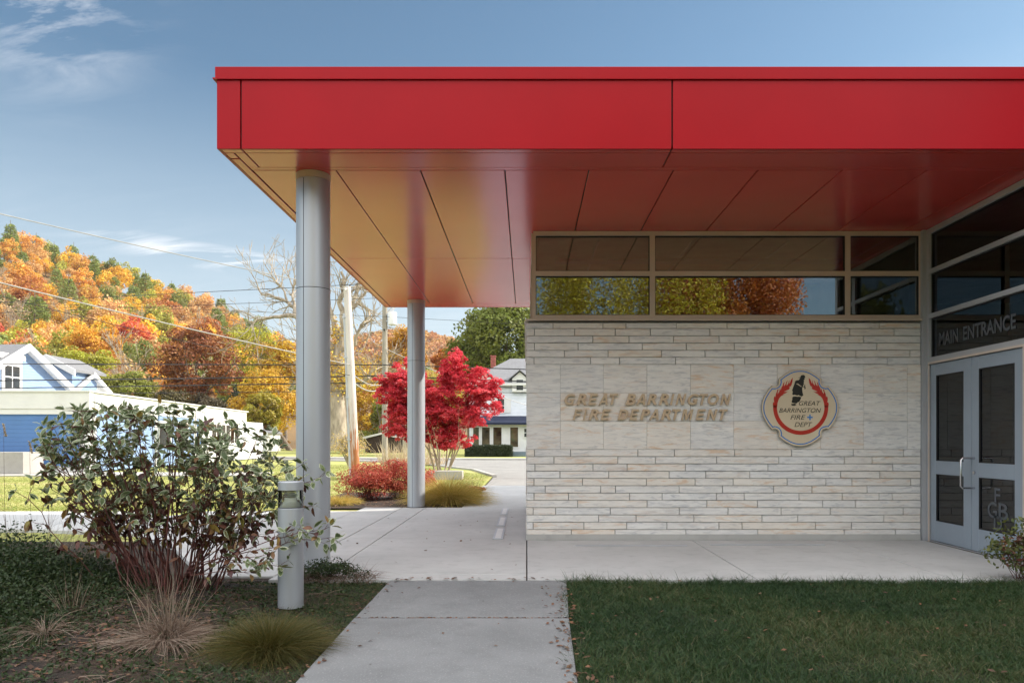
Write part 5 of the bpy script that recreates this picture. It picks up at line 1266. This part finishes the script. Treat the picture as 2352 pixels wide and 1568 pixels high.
def old_tree():
    Y = 76.; rr = np.random.default_rng(8)
    def zc(a, b): return np.array(P((a/2.851+600)/1.063, (b/2.851+700)/1.063, Y))
    lines = [([(640, 1135), (645, 1000), (640, 850), (625, 700), (640, 560), (655, 430), (680, 300)], 1.05, .42), ([(690, 1130), (700, 960), (690, 800), (672, 700), (640, 600)], .75, .4),
        ([(680, 720), (730, 700), (800, 680), (860, 635), (905, 590)], .38, .12), ([(680, 300), (690, 210), (650, 120), (700, 20), (690, -90)], .38, .12), ([(660, 400), (610, 240), (590, 170), (560, 60)], .36, .12),
        ([(680, 300), (735, 170), (785, 120), (860, 160), (900, 250)], .28, .08), ([(655, 430), (760, 400), (810, 290), (850, 230)], .26, .08), ([(640, 480), (500, 300), (350, 205), (270, 203), (180, 225), (85, 262)], .36, .09),
        ([(560, 370), (450, 240), (350, 160), (290, 105), (190, 60), (95, 42)], .3, .08), ([(640, 560), (560, 520), (480, 470), (420, 380)], .26, .08), ([(690, 210), (770, 60), (800, -60), (790, -150)], .24, .06),
        ([(785, 120), (830, 20), (850, -60)], .18, .05), ([(735, 170), (700, 60), (760, -30)], .18, .05), ([(625, 700), (560, 640), (520, 600)], .25, .08), ([(350, 205), (330, 110), (310, 20), (330, -80)], .2, .05), ([(290, 105), (250, 0), (200, -30)], .12, .04)]
    b = zc(665, 1135); t = empty('bare_tree', (b[0], Y, 0), 'huge pale-trunked old tree with bare crooked limbs between the columns', 'tree')
    m = MB(); tp = []; out_ = []
    for li, (pl, r0, r1) in enumerate(lines):
        pts = [zc(*p) for p in pl]; dy = rr.uniform(-1.6, 1.6) if li > 1 else li*.5
        q = []
        for i in range(len(pts)-1):
            for s_ in (0, .33, .66): q.append(pts[i]+(pts[i+1]-pts[i])*s_)
        q.append(pts[-1]); n_ = len(q)
        for i, p in enumerate(q):
            p[1] += dy*(i/n_ if li > 1 else 1)
            if i and li > 1: p += rr.normal(0, .09, 3)
        m.tube(q, [r0+(r1-r0)*i/(n_-1) for i in range(n_)], 12 if li < 2 else 7, cap=False)
        if li > 1:
            for k in range(7):
                i = int(rr.integers(n_//2, n_)); d = q[i]-q[i-1]; d = d/np.linalg.norm(d)+rr.normal(0, .55, 3); d /= np.linalg.norm(d)
                grow(rr, q[i], d, rr.uniform(1.6, 3.2), .075, 2, out_, tp, .5, .1, 3, .7, .2)
    for pts, rad, dpt in out_: m.tube(pts, [max(q_, .022) for q_ in rad], 4, cap=False)
    m.build('trunk', M['bark_pale'], t, smooth=True, fix=False)
    c = []
    for (a, b_, n_, s_) in ((610, 330, 700, 1.1), (620, 640, 1500, 1.4), (700, 640, 700, 1.0), (600, 540, 600, 1.), (760, 560, 400, 1.2)):
        c.append(zc(a, b_)+rr.normal(0, 1, (n_, 3))*np.array([s_, s_, s_*.7]))
    c = np.concatenate(c); l = leaves(rr, c, .13, rr.uniform(0, 1, len(c))); o = npobj('crown', l[0], l[1], M['leaf_hill'], l[2], parent=t); o.color = (.6, .38, .06, 1)
old_tree()
bare('bare_tree', 395, 140, 0, 690, .3, 'grey leafless tree on the slope left of the rust oak', 5, .42, 3, 'bark_pale', seed=1, L=8.5, leafn=700, leafcol=TN)
bare('bare_tree', 320, 128, 0, 800, .2, 'slender grey bare tree above the garage roof', 5, .42, 3, 'bark_pale', seed=2, L=6, leafn=600, leafcol=TN)
bare('bare_tree', 440, 150, 0, 700, .25, 'pale bare tree behind the rust oak', 5, .4, 3, 'bark_pale', seed=4, L=8.5, leafn=600, leafcol=TN)
bare('bare_tree', 40, 150, 0, 740, .2, 'thin pale bare tree on the slope at the left edge', 5, .4, 3, 'bark_pale', seed=5, L=8, leafn=900, leafcol=PE)
bare('bare_tree', 870, 90, 0, 780, .2, 'tangled grey-brown bare tree behind the second pole', 5, .5, 3, 'bark', seed=6, L=4.6, leafn=2500, leafcol=TN)
# dark street trunks
for px, Y, col, lab in ((603, 92, DG, 'olive and gold tree above the white outbuilding'),):
    tree('autumn_tree', px, Y, 890, 1005, 100, (.34, .27, .03), lab, 12000, .15, 70, .3)
# ---- trees behind the camera (seen mirrored in the windows)
tree('willow_tree', 1210, 15, 0, 0, 10, YE, 'x', 10, .1, 3) if False else None
def rtree(name, x, y, h, w, col, label, nl, size, droop=False, bark='bark'):
    t = empty(name, (x, y, 0), label, 'tree'); rz = h*.42; cz = h-rz
    if droop:
        K = 46; d = unit(rt.normal(size=(K, 3))); d[:, 2] = np.abs(d[:, 2]); top = np.array([x, y, h*.55])+d*np.array([w/2, w/2, h*.42])
        i = rt.integers(0, K, nl); dr = rt.uniform(0, 1, nl)**.8*h*.5
        p = top[i]+rt.normal(0, .35, (nl, 3))-np.stack([0*dr, 0*dr, dr], 1); p[:, 2] = np.maximum(p[:, 2], 1.2); l = leaves(rt, p, size, rt.uniform(0, 1, nl), aspect=.4)
    else:
        p, o, tn = crown_pts(rt, (x, y, cz), (w/2, w/2, rz), 60, nl, .28, .4); p[:, 2] -= rt.uniform(0, 1, nl)**2*.9; l = leaves(rt, p, size, np.clip(tn*.5+rt.uniform(0, .5, nl), 0, 1), o)
    c = npobj('crown', l[0], l[1], M['leaf_hill'], l[2], parent=t); c.color = (*col, 1)
    MB().tube([(x, y, -.3), (x+.2, y, h*.35), (x, y, h*.6)], [.35, .28, .18], 10, cap=False).build('trunk', M[bark], t, smooth=True)
rtree('willow_tree', 2.2, -15, 15, 12, (.5, .42, .04), 'golden drooping willow mirrored in the left window panes', 60000, .085, True)
rtree('autumn_tree', 9.4, -18, 14, 8.5, (.5, .16, .04), 'orange bronze tree mirrored in the middle window pane', 60000, .085, False)
rtree('green_tree', -6, -24, 12, 10, OG, 'green tree mirrored in the west window', 9000, .16)
for i, (x, h) in enumerate(((16, 9.0), (21, 10.), (27, 9.5), (5, 13), (-14, 13), (-24, 12), (34, 11))):
    rtree('dark_tree', x, -42-i % 3*3, h, 9, DG, ['low dark tree mirrored under the blue sky in the window, %s' % s_ for s_ in ('nearest', 'second', 'third', 'behind the willow', 'far west', 'farthest west', 'farthest east')][i], 6000, .22)
# ================================================================= HILLSIDES
YR = 340.; YFt = 148.
prof = [(-900, 470), (-400, 500), (0, 553), (100, 562), (200, 592), (300, 622), (370, 660), (430, 690), (520, 725), (600, 762), (700, 805), (800, 840), (900, 860), (1100, 900), (1500, 960), (2300, 1000)]
def ridge_z(X):
    px = CX+X*F/YR; xs = [a for a, b in prof]; return CH+(HY-np.interp(px, xs, [b for a, b in prof]))*YR/F-9.
def hillz(X, Y):
    H = ridge_z(X*YR/np.maximum(Y, 60)*.35+X*.65); t = np.clip((Y-120)/(YR-120), 0, 1); t2 = t*t*(3-2*t)*.35+t*.65
    back = np.clip((Y-YR)/300, 0, 1)
    return -.3+H*t2*(1-back*.6)+1.5*np.sin(X*.06+Y*.03)*t
patch('hillside', -420, 420, 118, 640, 90, 70, hillz, M['hillsoil'])
P2 = [(700, 800), (820, 790), (880, 775), (940, 768), (990, 772), (1040, 785), (1080, 800), (1200, 830), (1500, 850), (2300, 800)]
Y2 = 760.
def hill2(X, Y):
    px = CX+X*F/Y2; H = (HY-np.interp(px, [a for a, b in P2], [b for a, b in P2]))*Y2/F-6
    t = np.clip((Y-480)/(Y2-480), 0, 1); return -.4+H*np.sin(t*math.pi/2)*(1-np.clip((Y-Y2)/400, 0, 1)*.5)
patch('distant_hill', -600, 900, 470, 1150, 80, 50, hill2, M['hillsoil'])
# distant forest reads as one mass
n = 2600; X = rt.uniform(-330, 330, n); Yd = rt.uniform(560, 800, n); ok = np.abs(X) < 330; X, Yd = X[ok], Yd[ok]; n = len(X); zz = hill2(X, Yd)
per = 26; cc = np.repeat(np.stack([X, Yd, zz+5], 1), per, 0); tone = np.repeat(rt.uniform(0, 1, n), per)
u = unit(rt.normal(size=(n*per, 3))); u[:, 2] = np.abs(u[:, 2]); C = cc+u*np.array([5.2, 5.2, 6.5])*rt.uniform(.6, 1, n*per)[:, None]
l = leaves(rt, C, 1.35, np.clip(tone+rt.normal(0, .08, n*per), 0, 1), u)
M['far_forest'] = leafmat('distant_autumn_canopy', [(.10, .12, .03), (.38, .13, .04), (.5, .22, .05), (.48, .30, .06), (.46, .17, .06), (.5, .28, .1)], .25)
o = npobj('distant_forest', l[0], l[1], M['far_forest'], l[2]); o['kind'] = 'stuff'
# prototypes of the hillside trees (each a single mesh: too small to show parts)
def proto(kind, seed):
    r = np.random.default_rng(seed); mb = []
    if kind == 'pine':
        nl = 2600; k = 12; lev = r.integers(0, k, nl); z = 3.6+lev/k*9.6; rad = (1-lev/k)**.5*4.0*r.uniform(.75, 1.1, k)[lev]+.35
        a = r.uniform(0, 6.28, nl); sect = (np.floor(a/6.28*7+lev*.5) % 7); keep = r.uniform(0, 1, (k, 7))[lev, sect.astype(int)] > .22
        q = np.sqrt(r.uniform(.05, 1, nl)); p = np.stack([np.cos(a)*rad*q, np.sin(a)*rad*q, z-q*.4+r.normal(0, .28, nl)], 1)[keep]; nl = len(p)
        l = leaves(r, p, .38, np.clip(r.beta(2, 2, nl), 0, 1), up=1.2, aspect=.4); H = 14.5
    elif kind == 'bare':
        out_ = []; tp = []; grow(r, (0, 0, 0), (0, 0, 1), 4.2, .18, 4, out_, tp, .42, .12, 3, .72, .1)
        parts = [nptube(pts, [max(q, .035) for q in rad], 3, 1, .5) for pts, rad, d in out_]
        tp = np.array(tp); c = tp[r.integers(0, len(tp), 260)]+r.normal(0, .3, (260, 3)); parts.append(leaves(r, c, .22, r.uniform(0, 1, 260)))
        A = cat(parts); return A
    else:
        nl = 2100; p, o, tn = crown_pts(r, (0, 0, 6.6), (4.1*r.uniform(.85, 1.1), 4.1, 4.6), 34, nl, .3, .35); l = leaves(r, p, .27, np.clip(tn*.55+r.beta(2, 2, nl)*.45, 0, 1), o)
    tr = nptube([(0, 0, -2.), (0, 0, 3.5), (.1, 0, 8 if kind != 'pine' else 14)], [.28, .2, .08], 5, 1, .5)
    return cat([l, tr])
PRO = {}
for kind, cnt in (('broad', 7), ('pine', 3), ('bare', 3)):
    PRO[kind] = []
    for i in range(cnt):
        A = proto(kind, 900+i*7+len(kind)); me = npobj('hillside_tree', A[0], A[1], [M['leaf_hill'], M['bark_pale'] if kind == 'bare' else M['bark']], A[2], A[3]); m_ = me.data
        bpy.data.objects.remove(me); PRO[kind].append(m_)
cols = [((.56, .28, .05), 'orange'), ((.60, .34, .03), 'golden'), ((.55, .30, .11), 'peach coloured'), ((.34, .30, .035), 'lime yellow'), ((.42, .13, .03), 'burnt orange'), ((.17, .17, .03), 'olive green'), ((.52, .07, .03), 'bright red'), ((.60, .29, .05), 'amber')]
wts = np.array([.14, .27, .17, .12, .05, .11, .01, .15]); wts /= wts.sum()
spots = []; Yc = 150.
while Yc < 350:
    sp = 8.0 if Yc < 250 else 9.0
    lim = 1240/F*Yc+8
    for X in np.arange(-lim, 26-0*Yc, sp):
        spots.append((X+rt.uniform(-2.4, 2.4), Yc+rt.uniform(-2.5, 2.5)))
    Yc += sp*1.35
spots += [(X+rt.uniform(-2, 2), 338+rt.uniform(-6, 8)) for X in np.arange(-250, -40, 7.5)]
def landmark(px):
    for lim, s_ in ((60, 'at the far left edge'), (150, 'above the blue gable'), (250, 'above the white gable'), (350, 'above the garage corner'), (430, 'left of the rust oak'), (520, 'above the rust oak'), (620, 'above the lime tree'), (680, 'just left of the near column'), (5000, 'seen between the columns')):
        if px < lim: return s_
cnt = 0; used = {}
for (X, Y) in spots:
    z = float(hillz(np.array(X), np.array(Y))); px = CX+X*F/Y; py = HY-(z+5-CH)*F/Y
    if px < -40 or px > 1075 or py > 925: continue
    if px > 690 and Y < 300 and rt.uniform() < .5: continue
    hs = (Y-150)/200.
    band = 'lower slope' if hs < .33 else ('middle slope' if hs < .7 else 'ridge')
    r = rt.uniform(); pine_p = .06 if band != 'ridge' else .22
    if r < pine_p or (Y > 330 and px < 230 and r < .4): kind, c, cn = 'pine', (.26, .30, .07), 'green pine'
    elif r < pine_p+.10 and hs < .7: kind, c, cn = 'bare', (.45, .3, .16), 'greyish half-bare tree'
    else:
        i = int(rt.choice(len(cols), p=wts)); kind = 'broad'; c, cn = cols[i]; cn += ' autumn tree'
        c = tuple(np.clip(np.array(c)*rt.uniform(1.05, 1.4)+np.array([0, .02, .01]), 0, .95))
    o = bpy.data.objects.new('hillside_tree' if kind != 'pine' else 'pine_tree', PRO[kind][int(rt.integers(0, len(PRO[kind])))]); COL.objects.link(o)
    o.location = (X, Y, z-.6); s_ = rt.uniform(.85, 1.35)*(1.1 if Y < 250 else 1.); 
    if kind == 'pine': s_ *= .9
    o.scale = (s_, s_, s_*rt.uniform(.9, 1.2)); o.rotation_euler = (0, 0, rt.uniform(0, 6.28)); o.color = (*c, 1)
    tag(o, '%s on the %s %s' % (cn, band, landmark(px)), 'tree', '%ss on the %s %s' % (cn, band, landmark(px))); cnt += 1
print('hill trees', cnt)
# ================================================================= SKY, SUN, CAMERA
SUN = Vector((.823, .27, .5)).normalized()
el = math.asin(SUN.z); az = math.atan2(SUN.x, SUN.y)
w = bpy.data.worlds.new('World'); SC.world = w; w.use_nodes = True; nt = NT(w.node_tree); nt.n.clear()
out = nt.n.new('ShaderNodeOutputWorld'); bg = nt.n.new('ShaderNodeBackground'); nt.l.new(bg.outputs[0], out.inputs[0])
sky = nt.n.new('ShaderNodeTexSky'); sky.sky_type = 'NISHITA'; sky.sun_disc = False; sky.sun_elevation = el; sky.sun_rotation = az
sky.altitude = 200; sky.air_density = 1.; sky.dust_density = .7; sky.ozone_density = 1.5
tc = nt.new('ShaderNodeTexCoord').outputs['Generated']
sp = nt.new('ShaderNodeSeparateXYZ', Vector=tc)
def gauss(dr, k):
    d = Vector(dr).normalized(); n = nt.n.new('ShaderNodeVectorMath'); n.operation = 'DOT_PRODUCT'; nt.l.new(tc, n.inputs[0]); n.inputs[1].default_value = d
    return nt.math('POWER', nt.math('MAXIMUM', n.outputs['Value'], 0.), k)
# project directions on a cloud plane so wisps foreshorten toward the horizon
zz = nt.math('ADD', nt.math('MAXIMUM', sp.outputs['Z'], 0.), .12)
pl = nt.new('ShaderNodeCombineXYZ', X=nt.math('DIVIDE', sp.outputs['X'], zz), Y=nt.math('DIVIDE', sp.outputs['Y'], zz)).outputs[0]
mp = nt.new('ShaderNodeMapping', Vector=pl, Rotation=(0, 0, .5), Scale=(1.1, 3.2, 1)).outputs[0]
n1 = nt.noise(1.6, 9, mp, .62, .8); n2 = nt.noise(.5, 5, pl, .5)
wisp = nt.maprange(n1, .46, .72)
m1 = nt.math('MULTIPLY', gauss((-.64, 1, .595), 420), 1.2)        # wispy bank, upper left
m2 = nt.math('MULTIPLY', nt.math('MULTIPLY', gauss((-.40, 1, .237), 160), nt.math('MAXIMUM', nt.math('SUBTRACT', 1., nt.math('MULTIPLY', nt.math('ABSOLUTE', nt.math('SUBTRACT', nt.math('ADD', sp.outputs['Z'], nt.math('MULTIPLY', sp.outputs['X'], .10)), .181)), 62.)), 0.)), 2.6)        # thin streak above the hill
hor = nt.maprange(sp.outputs['Z'], .32, .04); 
high = nt.maprange(sp.outputs['Z'], .6, .8, 0, .8)            # unseen bright cloud overhead, added as fill light
beh_fill = nt.math('MULTIPLY', nt.maprange(sp.outputs['Y'], .05, -.35), nt.maprange(sp.outputs['Z'], .24, .34, 0, 1.))  # unseen bright cloud behind the camera, added to light the shaded wall
mask = nt.math('ADD', nt.math('ADD', m1, m2), nt.math('MULTIPLY', hor, .22))
cl = nt.math('MULTIPLY', mask, wisp, clamp=True)
cl_fill = nt.math('MULTIPLY', nt.math('MAXIMUM', high, beh_fill), nt.maprange(n1, .3, .6, .45, 1.))
cloud = nt.math('MAXIMUM', cl, cl_fill)
haze = nt.math('MULTIPLY', nt.math('MULTIPLY', nt.math('POWER', nt.maprange(sp.outputs['Z'], .42, .06), 1.15), .88), nt.maprange(sp.outputs['Y'], -.3, .3))
c = nt.mix(nt.mix(sky.outputs[0], (.76, .95, .95), 1., 'MULTIPLY'), (5.6, 6.3, 6.8), haze)
c = nt.mix(c, (9.5, 9.4, 9.5), nt.math('MULTIPLY', cl, .8)); c = nt.mix(c, (28., 27.6, 27.2), nt.math('MULTIPLY', cl_fill, .85))
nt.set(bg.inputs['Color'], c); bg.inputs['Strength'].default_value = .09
hz_ = MB().box(-1305, 1505, -805, 1505, -3., 175).build('haze', [], None); hz_['kind'] = 'stuff'
hm = bpy.data.materials.new('thin_air'); hm.use_nodes = True; hn = NT(hm.node_tree); hn.n.clear(); ho = hn.n.new('ShaderNodeOutputMaterial')
pv = hn.n.new('ShaderNodeVolumePrincipled'); pv.inputs['Color'].default_value = (.95, .95, .97, 1); pv.inputs['Density'].default_value = .00011; pv.inputs['Anisotropy'].default_value = .3
hn.l.new(pv.outputs[0], ho.inputs['Volume']); hz_.data.materials.append(hm)
ld = bpy.data.lights.new('sun', 'SUN'); ld.energy = 5.; ld.angle = R(.53); ld.color = (1., .93, .82)
so = bpy.data.objects.new('sun', ld); COL.objects.link(so); so.rotation_euler = SUN.to_track_quat('Z', 'Y').to_euler(); so.location = (20, 10, 30)
cd = bpy.data.cameras.new('camera'); cam = bpy.data.objects.new('camera', cd); COL.objects.link(cam); SC.camera = cam
cam.location = (0, 0, CH); cam.rotation_euler = (R(90), 0, 0); cd.sensor_width = 36; cd.sensor_fit = 'HORIZONTAL'
cd.lens = F/2352*36; cd.shift_x = -(CX-1176)/2352; cd.shift_y = (HY-784)/2352; cd.clip_start = .05; cd.clip_end = 6000
SC.view_settings.view_transform = 'Standard'; SC.view_settings.look = 'None'; SC.view_settings.exposure = .7; SC.view_settings.gamma = 1
SC.cycles.use_denoising = True; SC.cycles.max_bounces = 8; SC.cycles.transparent_max_bounces = 12; SC.cycles.caustics_reflective = False; SC.cycles.caustics_refractive = False
